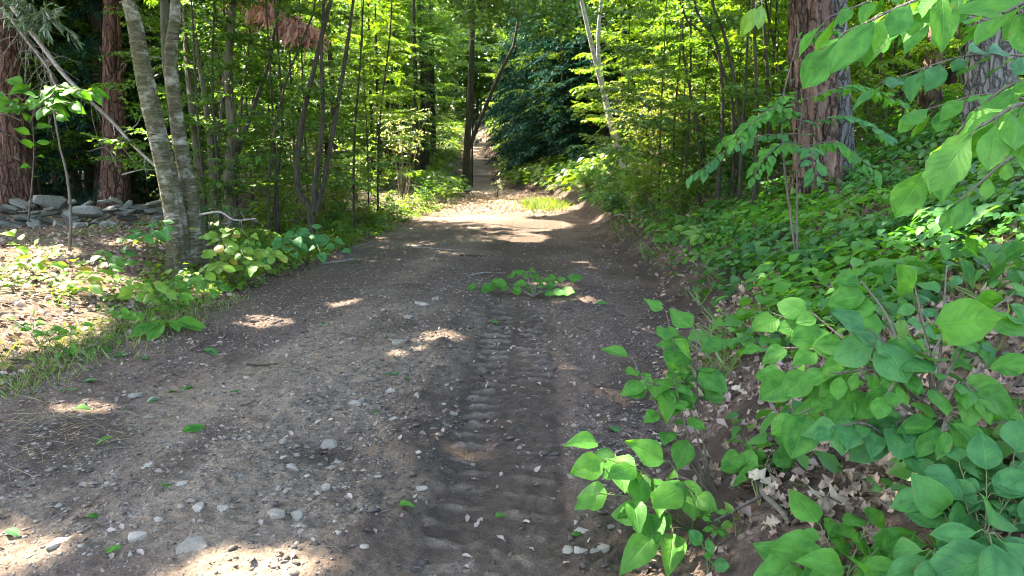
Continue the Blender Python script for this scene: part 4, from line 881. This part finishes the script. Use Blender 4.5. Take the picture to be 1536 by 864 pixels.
leafy('hickory_seedling', 'dark shaded shrub filling the lower right behind the blue-green seedling', GR(1520, 800), [P(1500, 650, 2.35), P(1440, 690, 2.4), P(1530, 700, 2.3), P(1360, 690, 2.5), P(1330, 720, 2.45), P(1530, 600, 2.5), P(1460, 640, 2.5)], per=8, shape='ovate', size=.11, mat='leaf_under', seed=11, droop=.3, start=.4, face=.8)
leafy('hickory_seedling', 'leafy shoot at the very bottom right of the bank', GR(1560, 880), [P(1540, 850, 1.75), P(1420, 850, 1.75), P(1380, 870, 1.8), P(1480, 855, 1.7), P(1340, 860, 1.8)], per=6, shape='ellip', size=.095, mat='leaf_fore', seed=12, droop=.25, start=.5, face=.6)
leafy('maple_seedling', 'two-leaved teal seedling on the litter at the bottom of the bank', GR(1062, 862), [P(1055, 822, 2.45), P(1065, 845, 2.4)], per=2, shape='round', size=.07, mat='leaf_teal', seed=13, droop=.2, start=.9, face=1)
leafy('maple_seedling', 'small pinnate seedling with narrow green leaflets on the litter', GR(1070, 805), [P(1050, 770, 2.6), P(1070, 765, 2.6), P(1072, 795, 2.55)], per=6, shape='ellip', size=.035, mat='leaf_fore', seed=14, droop=.2, start=.3, face=.8)
leafy('maple_seedling', 'lime three-leaved seedling next to the small pinnate one', GR(1104, 808), [P(1100, 775, 2.6)], per=3, shape='ovate', size=.05, mat='leaf_lime', seed=15, droop=.2, start=.6, face=1)
leafy('maple_seedling', 'yellow-green starry seedling among the ground cover of the bank', G(1035, 370), [P(1030, 340, 7.0), P(1050, 350, 6.9)], per=1, whorl=6, shape='ellip', size=.12, mat='leaf_lime', seed=16, droop=.1, face=.6)
# cut branch lying on the track
b = GR(800, 448)
leafy('cut_branch', 'leafy green branch lying cut across the middle of the track', b+[0, 0, .05], [GR(718, 440)+[0, 0, .08], GR(850, 438)+[0, 0, .18], GR(770, 425)+[0, 0, .15], GR(820, 432)+[0, 0, .16], GR(745, 436)+[0, 0, .12], GR(842, 446)+[0, 0, .08], GR(790, 430)+[0, 0, .22]], mat='leaf_fore', shape='ovate', size=.15, per=7, start=.2, droop=.1, seed=21, face=.7, stem_mat='twig', stem_r=.008, cat='branch')
# left verge
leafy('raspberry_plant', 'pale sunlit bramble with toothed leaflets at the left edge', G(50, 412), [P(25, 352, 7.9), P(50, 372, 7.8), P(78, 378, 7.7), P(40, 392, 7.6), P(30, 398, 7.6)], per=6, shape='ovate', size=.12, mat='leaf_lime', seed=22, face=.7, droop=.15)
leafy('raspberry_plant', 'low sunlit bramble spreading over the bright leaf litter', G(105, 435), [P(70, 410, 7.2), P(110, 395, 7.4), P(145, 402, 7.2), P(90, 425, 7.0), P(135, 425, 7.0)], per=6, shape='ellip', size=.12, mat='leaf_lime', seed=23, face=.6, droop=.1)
leafy('raspberry_plant', 'bramble shoots among the weeds at the nearest end of the left verge', G(60, 520), [P(22, 482, 5.6), P(50, 478, 5.7), P(80, 490, 5.6), P(105, 500, 5.6), P(130, 488, 5.8)], per=6, shape='ovate', size=.075, mat='leaf_bright', seed=33, face=.6, droop=.2)
leafy('raspberry_plant', 'bramble shoots at the verge grass below the rust-edged seedling', G(185, 492), [P(150, 458, 6.3), P(175, 462, 6.2), P(200, 470, 6.1), P(228, 478, 6.0)], per=6, shape='ovate', size=.08, mat='leaf_bright', seed=34, face=.6, droop=.2)
leafy('raspberry_plant', 'pale bramble between the two sunlit ones at the left edge', G(20, 440), [P(0, 402, 7.2), P(30, 412, 7.1), P(55, 418, 7.0), P(15, 425, 7.0)], per=6, shape='ellip', size=.10, mat='leaf_lime', seed=35, face=.6, droop=.15)
leafy('ash_sapling', 'little sapling with pale shining leaves leaning in front of the birch foot', G(235, 385), [P(182, 356, 8.3), P(205, 352, 8.2), P(228, 348, 8.2), P(245, 340, 8.1)], per=6, shape='ellip', size=.14, mat='leaf_teal', seed=24, face=.7, droop=.2)
leafy('ash_sapling', 'dark green sprig with a drooping leaf under the pale shining sapling', G(170, 420), [P(150, 375, 7.6), P(165, 385, 7.6), P(185, 372, 7.6)], per=4, shape='ovate', size=.13, mat='leaf_under', seed=25, face=.7, droop=.5)
leafy('dogwood_shrub', 'bushy bright yellow-green shrub right of the double birch', G(350, 432), [P(300, 345, 7.6), P(325, 335, 7.6), P(350, 345, 7.5), P(380, 350, 7.5), P(400, 375, 7.4), P(310, 375, 7.4), P(340, 370, 7.2), P(370, 390, 7.1), P(330, 400, 7.1), P(400, 400, 7.1), P(300, 410, 7.1), P(425, 385, 7.3)], per=8, shape='round', size=.095, mat='leaf_lime', seed=26, face=.8, droop=.4, start=.4)
leafy('dogwood_shrub', 'blue-green leafy shrub trailing along the verge beyond the yellow-green one', G(460, 400), [P(420, 362, 8.2), P(445, 355, 8.3), P(470, 352, 8.4), P(500, 360, 8.4), P(515, 372, 8.2), P(440, 380, 8.0), P(480, 378, 8.0), P(405, 385, 7.9)], per=7, shape='ovate', size=.12, mat='leaf_teal', seed=27, face=.7, droop=.25)
leafy('oak_seedling', 'dark green seedling with rust-edged leaves on the verge', G(212, 470), [P(195, 418, 6.5), P(215, 425, 6.4), P(235, 420, 6.4), P(205, 440, 6.3), P(250, 432, 6.3)], per=4, shape='ovate', size=.11, mat='leaf_lime', seed=28, face=.8, droop=.5)
leafy('oak_seedling', 'green leafy clump between the rust-edged seedling and the yellow-green shrub', G(275, 455), [P(255, 425, 6.7), P(285, 420, 6.7), P(300, 430, 6.6), P(265, 440, 6.5), P(315, 440, 6.6), P(330, 425, 6.8)], per=6, shape='ellip', size=.10, mat='leaf_fore', seed=29, face=.7, droop=.3)
leafy('burdock', 'flat rosette of broad green leaves spilling onto the gravel', GR(252, 508), [GR(252, 500)+[0, 0, .10]], per=0, whorl=8, shape='ellip', size=.24, mat='leaf_fore', seed=30, droop=.15, face=.2)
leafy('burdock', 'small dark rosette at the foot of the verge grass', GR(140, 545), [G(140, 530)+[0, 0, .05]], per=0, whorl=6, shape='ellip', size=.15, mat='leaf_under', seed=31, droop=.25)
leafy('striped_maple', 'bright maple spray hanging across the fallen pole at the left', ground(*P(40, 330, 12)[:2]), [P(48, 165, 11.8)]+[(P(46+k, 185-4*k, 11.8), P(*q)) for k, q in enumerate(((10, 145, 12), (90, 128, 11.4), (138, 138, 11), (110, 155, 11), (70, 150, 11.3), (15, 160, 11.6), (85, 170, 11), (40, 130, 11.8), (120, 140, 11.6)))], per=10, shape='ovate', size=.21, mat='leaf_fore', seed=32, droop=.3, start=.35, stem_r=.016, stem_mat='twig', face=.9, cat='sapling')

# ------------------------------------------------------------------ ground cover seedlings: 300 singly, the rest as one mass
def seedling_mesh(seed, n, size, mat, h=.16):
    r = np.random.default_rng(seed); A = [[], [], [], []]
    for k in range(n):
        a = k*2.4+r.uniform(-.4, .4); rr = r.uniform(.02, .13); z = h*r.uniform(.4, 1.1)
        A[0].append((math.cos(a)*rr, math.sin(a)*rr, z)); A[1].append((math.cos(a), math.sin(a), r.uniform(-.5, .1))); A[2].append(np.array([0, 0, 1.])+r.normal(0, .3, 3)); A[3].append(size*r.uniform(.7, 1.3))
    V, Fq, U = leaf_template(prof_from((ovate, ellip, roundl)[seed % 3], 5), cols=1, droop=.25, seed=seed)
    me = leaves('tmp', (V, Fq, U), *[np.array(a) for a in A], M[mat])
    co = np.zeros(len(me.vertices)*3); me.vertices.foreach_get('co', co); co = co.reshape(-1, 3); k_ = len(V); c = len(co)
    co = np.vstack([co, [[0, 0, -.01]]]); q4 = np.array([p.vertices[:] for p in me.polygons]); tri = np.array([(c, i*k_, i*k_+2) for i in range(n)])
    bpy.data.meshes.remove(me)
    return mesh('seedling', co, [q4, tri], M[mat], uv=np.vstack([np.tile(U, (n, 1)), [[.5, 0]]]), attrs={'rnd': np.append(np.repeat(r.random(n)*.5, k_), 0)})
SD = [seedling_mesh(k, 7+k % 5, (.075, .095, .065)[k % 3], ('leaf_under', 'leaf_fore', 'leaf_under', 'leaf_teal')[k % 4]) for k in range(12)]
SDL = [seedling_mesh(k+30, 6+k % 4, (.06, .08, .07)[k % 3], ('leaf_lime', 'leaf_fore')[k % 2], .12) for k in range(6)]
def cover(x, y):
    s = x-edge_r(y)
    if s < .25: return 0
    d = ss(.3, 1.0, s)*(.35+1.3*float(ss(-.2, .22, fbm(np.array(x*1.3+2), np.array(y*1.3), 3))))
    if y < 4.2: d *= .12+.5*float(ss(1.6, 2.4, s))
    return d
spots = []
while len(spots) < 3900:
    y = 2.3+(rng.gamma(2.2, 3.2) if rng.random() < .8 else rng.uniform(12, 37)); x = float(edge_r(y))+rng.uniform(.2, 1.1+y*(.85 if y < 18 else .3))
    if y > 40 or x > y*.75+.8 or rng.random() > cover(x, y): continue
    spots.append((x, y))
spots.sort(key=lambda q: q[1])
for k, (x, y) in enumerate(spots[:190]):
    o = obj('seedling', (SD+SDL[:4])[rng.integers(16)], None, ground(x, y), 'low leafy seedling in the green ground cover of the right bank', 'seedling', 'seedlings covering the right bank')
    o.rotation_euler = (rng.normal(0, .12), rng.normal(0, .12), rng.uniform(0, 6.28)); q = rng.uniform(.5, 1.35); o.scale = (q, q, q*rng.uniform(.7, 1.9))
def mass(name, spots, meshes, mat, smin=.8, smax=1.5):
    VV, FF, RR, n = [], [], [], 0
    cache = []
    for me in meshes:
        V = np.zeros(len(me.vertices)*3); me.vertices.foreach_get('co', V); cache.append((V.reshape(-1, 3), np.array([p.vertices[:] for p in me.polygons if len(p.vertices) == 4])))
    for x, y in spots:
        V, Fq = cache[rng.integers(len(cache))]; a = rng.uniform(0, 6.28); q = rng.uniform(smin, smax); c, s = math.cos(a)*q, math.sin(a)*q
        W = np.stack([V[:, 0]*c-V[:, 1]*s+x, V[:, 0]*s+V[:, 1]*c+y, V[:, 2]*q+float(H(x, y))], 1)
        VV.append(W); FF.append(Fq+n); n += len(V); RR.append(np.append(np.repeat(rng.random(len(V)//15), 15), 0))
    return mesh(name, np.concatenate(VV), [np.concatenate(FF)], mat, attrs={'rnd': np.concatenate([r[:0] if False else r for r in RR])})
far_ = spots[190:]; sw = [float(fbm(np.array(x*.9+60), np.array(y*.9), 3)) for x, y in far_]
obj('undergrowth', mass('undergrowth', [q for q, k in zip(far_, sw) if k <= .06], SD, M['leaf_under']), kind='stuff')
obj('bramble_growth', mass('bramble_growth', [q for q, k in zip(far_, sw) if k > .06], SDL, M['leaf_bright'], .8, 1.9), kind='stuff')
ls = []
while len(ls) < 900:
    y = 4.5+rng.gamma(2.4, 4.0); x = float(edge_l(y))-abs(rng.normal(0, 1.3))-.05
    if y > 34 or (abs(x+4.7) < 1.0 and 5.4 < y < 7.2 and rng.random() < .85): continue
    if y < 11 and x < edge_l(y)-1.3 and rng.random() < .75: continue
    ls.append((x, y))
ls.sort(key=lambda q: q[1])
for x, y in ls[:100]:
    o = obj('seedling', SDL[rng.integers(6)], None, ground(x, y), 'low leafy weed growing along the left verge of the track', 'seedling', 'weeds along the left verge')
    o.rotation_euler = (rng.normal(0, .15), rng.normal(0, .15), rng.uniform(0, 6.28)); q = rng.uniform(.5, 1.1); o.scale = (q, q, q)
obj('verge_weeds', mass('verge_weeds', ls[100:], SDL, M['leaf_wood'], .7, 1.5), kind='stuff')

fv = []
while len(fv) < 1500:
    y = rng.uniform(30, 96); e = rng.exponential(2.2)+(.25 if y < 42 else .9); x = float(edge_l(y))-e if rng.random() < .45 else float(edge_r(y))+e
    fv.append((x, y))
obj('far_verge_growth', mass('far_verge_growth', fv, SD, M['leaf_wood'], 2.0, 4.5), kind='stuff')
# grass
def grass(name, pts, hgt, mat, wd=.004, lean=.5):
    n = len(pts); p = np.array(pts); a = rng.uniform(0, 6.28, n); d = np.stack([np.cos(a)*lean, np.sin(a)*lean, np.ones(n)], 1)+rng.normal(0, .2, (n, 3))
    tpl = (np.array([(-1, 0, 0), (1, 0, 0), (.8, .5, -.05), (-.8, .5, -.05), (0, 1, -.3)], float)*[wd/.1, 1, 1], [np.array([(0, 1, 2, 3)]), np.array([(3, 2, 4)])], np.zeros((5, 2)))
    return obj(name, leaves(name, tpl, p, d, np.stack([np.cos(a+1.57), np.sin(a+1.57), np.zeros(n)], 1)+np.array([0, 0, .6]), hgt*rng.uniform(.5, 1.3, n), M[mat]), kind='stuff')
gp = []
while len(gp) < 2800:
    y = rng.uniform(4.6, 9) if rng.random() < .6 else rng.uniform(9, 27); x = float(edge_l(y))+rng.normal(-.22, .22 if y < 9 else .45)
    if fbm(np.array(x*1.5), np.array(y*.8), 3) < -.05: continue
    gp.append((x, y, Z_at(x, y)-.005))
grass('verge_grass', gp, .11, 'grass')
gp = []
while len(gp) < 1300:
    y = 2.6+rng.gamma(2.2, 3.0); x = float(edge_r(y))+.3+rng.exponential(1.2)
    if y < 22 and fbm(np.array(x*1.2+40), np.array(y*1.2), 3) > .0: gp.append((x, y, float(H(x, y))-.005))
grass('bank_grass', gp, .26, 'grass', .0028, .8)
gp = []
while len(gp) < 1500:
    x = rng.normal(.55, .38); y = rng.normal(25.5, 1.3); gp.append((x, y, Z_at(x, y)))
grass('track_grass', gp, .24, 'grass', .006)
gp = []
while len(gp) < 240:
    x = rng.normal(-2.95, .28); y = rng.normal(4.0, .35); gp.append((x, y, Z_at(x, y)))
grass('dry_grass', gp, .15, 'grass_dry', .0011, 2.2)

# ------------------------------------------------------------------ leaf litter
def flat_leaves(name, spots, size, mat, tpl, tilt=.35, lift=.012):
    n = len(spots); p = np.array([(x, y, Z_at(x, y)+rng.uniform(0, lift)) for x, y in spots]); a = rng.uniform(0, 6.28, n)
    d = np.stack([np.cos(a), np.sin(a), rng.normal(0, tilt*.6, n)], 1); up = np.array([0, 0, 1.])+rng.normal(0, tilt, (n, 3))
    return obj(name, leaves(name, tpl, p, d, up, size, M[mat]), kind='stuff')
oakV = leaf_template(OAKP, cols=1, fold=-.05, droop=-.12, curl=.9, wave=.16, seed=5)
curlV = leaf_template(prof_from(ellip, 5), cols=1, fold=.28, droop=-.25, wave=.1, seed=7)
s1 = []
while len(s1) < 2600:
    y = rng.uniform(1.9, 6.5); x = float(edge_r(y))+rng.uniform(-.15, 2.6)
    if rng.random() > ss(.15, .9, x-edge_r(y)): continue
    s1.append((x, y))
flat_leaves('oak_litter', s1, rng.uniform(.05, .12, len(s1)), 'litter_oak', oakV, .6, .035)
s2 = []
while len(s2) < 12000:
    if rng.random() < .5:
        y = 1.9+rng.gamma(2, 3.2); x = float(edge_r(y))+rng.uniform(-.1, 6)
        if rng.random() > ss(-.1, .45, x-edge_r(y)): continue
    else:
        y = 4.0+rng.gamma(2, 3.2); x = float(edge_l(y))-rng.uniform(-.05, 5)
    if y < 24: s2.append((x, y))
flat_leaves('leaf_litter', s2, rng.uniform(.035, .095, len(s2)), 'litter', curlV, .45, .03)
s3 = []
while len(s3) < 4800:
    y = 2+rng.gamma(2.0, 3.0); x = rng.uniform(-3.6, 1.5)
    if y < 24 and road_sd(np.array(x), np.array(y)) > 0 and rng.random() < .5+.5*(y > 6): s3.append((x, y))
s4 = []
while len(s4) < 5200:
    x = rng.normal(-1.6, 1.7); y = rng.normal(28, 4)
    if 20.5 < y < 40 and x < edge_r(y)+.3: s4.append((x, y))
flat_leaves('clearing_litter', s4, rng.uniform(.05, .13, len(s4)), 'litter_straw', curlV, .35, .02)
flat_leaves('leaf_crumbs', s3, rng.uniform(.012, .05, len(s3)), 'litter', curlV, .3, .006)
tw = MB()
for k in range(620):
    y = 2+rng.gamma(1.8, 2.6); x = rng.uniform(-4.2, 3.2); a = rng.uniform(0, 6.28); l = rng.uniform(.03, .13); d = np.array([math.cos(a), math.sin(a), 0])*l
    p0 = np.array([x, y, Z_at(x, y)+.006]); p1 = p0+d; p1[2] = Z_at(p1[0], p1[1])+.008
    tw.tube(np.array([p0, (p0+p1)/2+rng.normal(0, .006, 3), p1]), rng.uniform(.001, .0032), 4)
obj('twig_litter', tw.mesh('twig_litter', M['twig']), kind='stuff')
# single dry oak leaves and single green leaves that can be picked out
OKM = [mesh('oak_leaf', V, [Fq], M['oak_pale'], uv=U) for V, Fq, U in (leaf_template(OAKP, cols=1, fold=-.04, droop=-.1, curl=.3, wave=.08, seed=k) for k in (11, 12, 13))]
for i, (px, py, wpx, lab) in enumerate(((1208, 775, 56, 'large pale curled oak leaf lying on the brown litter'), (1166, 745, 40, 'pale ragged oak leaf lying below the small round-leaved shrub'), (1232, 752, 34, 'tan oak leaf behind the large pale one'), (1140, 800, 26, 'pinkish broken oak leaf on the litter'), (1270, 690, 40, 'curled dry oak leaf under the hazel'), (1300, 700, 34, 'sun-bleached oak leaf under the hazel stem'), (1160, 848, 50, 'long brown oak leaf at the bottom of the bank'), (1120, 600, 22, 'tan leaf on the shaded slope under the hazel'))):
    p = GR(px, py); o = obj('oak_leaf', OKM[i % 3], None, None, lab, 'dry leaf', 'dry oak leaves on the bank'); set_leaf(o, p+[0, 0, .035], (math.cos(i*2.1), math.sin(i*2.1)*.6, .1), np.array([.1, -.35, 1]), wpx/F*np.linalg.norm(p-CAM)*1.15, 1.2)
GLM = LS('leaf_teal', ellip, 'ellip')+LS('leaf_fore', ovate, 'ovate')
GLV = [(148, 572, 24), (305, 522, 24), (226, 540, 16), (235, 594, 14), (113, 617, 18), (169, 656, 20), (275, 652, 26), (286, 578, 18), (266, 582, 14), (188, 536, 18), (90, 592, 18), (560, 620, 22), (742, 769, 16), (600, 788, 20), (160, 840, 18), (130, 775, 16), (8, 790, 22), (615, 576, 18), (580, 568, 16), (912, 643, 22), (910, 460, 20), (735, 480, 14), (250, 736, 14), (865, 802, 20), (172, 535, 16), (490, 486, 14), (345, 590, 12)]
for i, (px, py, wpx) in enumerate(GLV):
    p = GR(px, py); a = rng.uniform(0, 6.28)
    o = obj('fallen_leaf', GLM[i % 8], None, None, 'bright green fallen leaf lying flat alone on bare dirt' if i == 6 else 'green fallen leaf lying on the gravel of the track', 'leaf', 'green leaves dropped on the track')
    set_leaf(o, p+[0, 0, .018], (math.cos(a), math.sin(a)*.5, .06), np.array([rng.normal(0, .15), rng.normal(-.1, .15), 1]), wpx/F*np.linalg.norm(p-CAM)*1.1)
# sticks
def stick(name, label, pts, r0, mat='dead_wood', lift=.012, cat='stick', group=None, side=0):
    pp = np.array([(lambda g: g+np.array([0, 0, lift]))(GR(*q)) for q in pts]); b = pp[0].copy(); t = thing(name, label, cat, b, group); path = spline(pp-b, 5)
    V, Fq, U = tube(path, np.linspace(r0, r0*.5, len(path)), 7, .15, len(pts)); obj('shaft', mesh('shaft', V, [Fq], M[mat], uv=U), t)
    for k in range(side):
        i = int(len(path)*(k+1)/(side+2)); a = rng.uniform(-1, 1); d = unit(path[i+1]-path[i]); e = path[i]+(d*.7+np.array([-d[1], d[0], .25])*(1 if k % 2 else -1))*r0*14
        V, Fq, U = tube(spline([path[i], e], 3), [r0*.5, r0*.4, r0*.3, r0*.2], 5); obj('twig', mesh('twig', V, [Fq], M[mat], uv=U), t)
stick('fallen_stick', 'straight pale stick lying across the track beyond the cut branch', [(620, 370), (650, 375), (682, 380)], .018)
stick('fallen_stick', 'dark stick on the shaded track behind the cut branch', [(690, 387), (728, 386)], .018, 'bark_dark')
stick('fallen_stick', 'thin curved stick touching the cut leafy branch', [(700, 417), (725, 411), (758, 408)], .012)
stick('fallen_stick', 'dark stick half buried in the gravel of the left wheel line', [(370, 543), (395, 546), (418, 547)], .012, 'bark_dark')
stick('fallen_stick', 'crooked twig on the gravel left of the tyre track', [(362, 612), (372, 608), (384, 600)], .007, 'twig', side=1)
stick('fallen_stick', 'pale stick lying on the left verge beyond the blue-green shrub', [(478, 398), (508, 393), (532, 388)], .028, side=1)
stick('fallen_stick', 'short pale stick on the verge beside the pale verge stick', [(528, 374), (556, 366)], .022)
stick('fallen_branch', 'crooked pale branch curving over the right edge of the far track', [(905, 335), (920, 326), (932, 323), (944, 328)], .03, side=1)
stick('fallen_branch', 'dead grey stick lying in the litter beside the round-leaved shrub', [(1134, 735), (1150, 757), (1172, 780), (1184, 800)], .016, 'twig', .03, side=2)
stick('fallen_branch', 'long thin twig running through the leaf litter under the hazel', [(1180, 738), (1215, 748), (1260, 772)], .006, 'bark_dark', .04, side=1)
stick('fallen_branch', 'bleached bent stick among the ground cover on the right bank', [(1438, 388), (1462, 410), (1484, 436)], .014, 'dead_wood', .10)
stick('fallen_branch', 'old log along the foot of the double birch', [(540, 392), (470, 400), (400, 412)], .03, 'bark_mossy', .01)
# dead pole leaning across the left wood, dead boughs
def dead_bough(name, label, pts, d0, d1, r0, n_tw, tw_len, seed, needles=None, mat='dead_wood', cat='branch', hang=.4):
    path = along(pts, d0, d1, 6); b = path[0].copy(); b[2] = max(b[2]-.2, path[:, 2].min()); t = thing(name, label, cat, b); r = np.random.default_rng(seed)
    V, Fq, U = tube(path-b, np.linspace(r0, r0*.5, len(path)), 8, .15, seed); obj('limb', mesh('limb', V, [Fq], M[mat], uv=U), t); A = [[], [], [], []]
    for k in range(n_tw):
        i = r.integers(2, len(path)-1); d = unit(path[i]-path[i-1]); lat = r.normal(0, 1, 3); dd = unit(d*.4+lat*.8+np.array([0, 0, -hang])); l = tw_len*r.uniform(.5, 1.3)
        tp = spline([path[i], path[i]+dd*l*.5+r.normal(0, .05, 3), path[i]+dd*l+np.array([0, 0, -.2*l])], 3)
        V, Fq, U = tube(tp-b, np.linspace(r0*.22, r0*.06, len(tp)), 4); obj('twig', mesh('twig', V, [Fq], M[mat], uv=U), t)
        if needles:
            n = 30; f = r.random(n); base = tp[(f*(len(tp)-1)).astype(int)]
            A[0].append(base-b+r.normal(0, .03, (n, 3))); A[1].append(dd+r.normal(0, .5, (n, 3))+[0, 0, -.8]); A[2].append(r.normal(0, 1, (n, 3))); A[3].append(r.uniform(.10, .22, n))
    if needles: obj('needles', leaves('needles', NEEDLE, *[np.concatenate(a) for a in A], M[needles]), t, kind='stuff')
    return t
dead_bough('dead_pole', 'bleached dead pole leaning across the wood in front of the red pines', [(18, 10), (70, 78), (96, 112), (130, 146), (170, 184), (200, 218), (236, 252)], 13.0, 11.2, .04, 14, .5, 1)
dead_bough('dead_bough', 'grey bough with a tangle of bare twigs hanging beside the left pine', [(10, 20), (40, 60), (70, 100), (84, 130)], 13.4, 12.8, .03, 60, .7, 2, hang=.8)
dead_bough('dead_bough', 'grey-needled bough at the upper left beside the pine', [(0, -20), (30, 2), (60, 20), (76, 30)], 13.6, 12.6, .02, 26, .45, 3, needles='needle_pine')
dead_bough('dead_bough', 'rust-pink dead conifer bough hanging high among the maples', [(350, -14), (385, 4), (430, 22), (468, 46)], 13.8, 13.2, .016, 55, .42, 4, needles='dead_red', hang=.9)
dead_bough('dead_branch', 'small bare white branch propped above the yellow-green shrub', [(300, 322), (330, 318), (352, 330), (384, 328)], 8.6, 8.4, .014, 9, .3, 5, hang=.2)

# ------------------------------------------------------------------ unseen crowns on the visible trunks, laid out along sun rays to shade the track
nC = 10000
gx = rng.uniform(-9, 6, nC); gy = rng.uniform(-2, 30, nC); hh = rng.uniform(6.5, 15, nC)
gz = H(gx, gy); C = np.stack([gx, gy, gz], 1)+S[None]*((hh-gz)/S[2])[:, None]
C[:, :2] += rng.normal(0, .2, (nC, 2))
def lit_ok(Q, extra):
    v = Q[:, None]-LP[None]; tt = v@S; dperp = np.linalg.norm(v-tt[..., None]*S, axis=2)
    return ~((dperp < (LR+extra)[None]) & (tt > 0)).any(1)
nl = 30
q = np.repeat(C, nl, 0)+rng.normal(0, 1, (nC*nl, 3))*[.42, .42, .20]
q = q[lit_ok(q, .0)]
g0 = q-S*((q[:, 2]-.3)/S[2])[:, None]
q = q[fbm(g0[:, 0]*1.3+30, g0[:, 1]*1.3, 3) < .47]          # small gaps that let flecks of sun through
own = np.array([xy for t, xy in SHADE_CROWNS]); dist = np.linalg.norm(q[:, None, :2]-own[None], axis=2); idx = dist.argmin(1)
for k, (t, xy) in enumerate(SHADE_CROWNS):
    s_ = q[idx == k]
    if len(s_) < 30: continue
    n = len(s_)
    obj('crown', leaves('crown', LOW, s_-np.array(t.location), rng.normal(0, 1, (n, 3))*[1, 1, .4], np.array([0, 0, 1.])+rng.normal(0, .35, (n, 3)), rng.uniform(.16, .27, n), M['leaf_canopy']), t, kind='stuff')  # leaves placed for the shade they cast
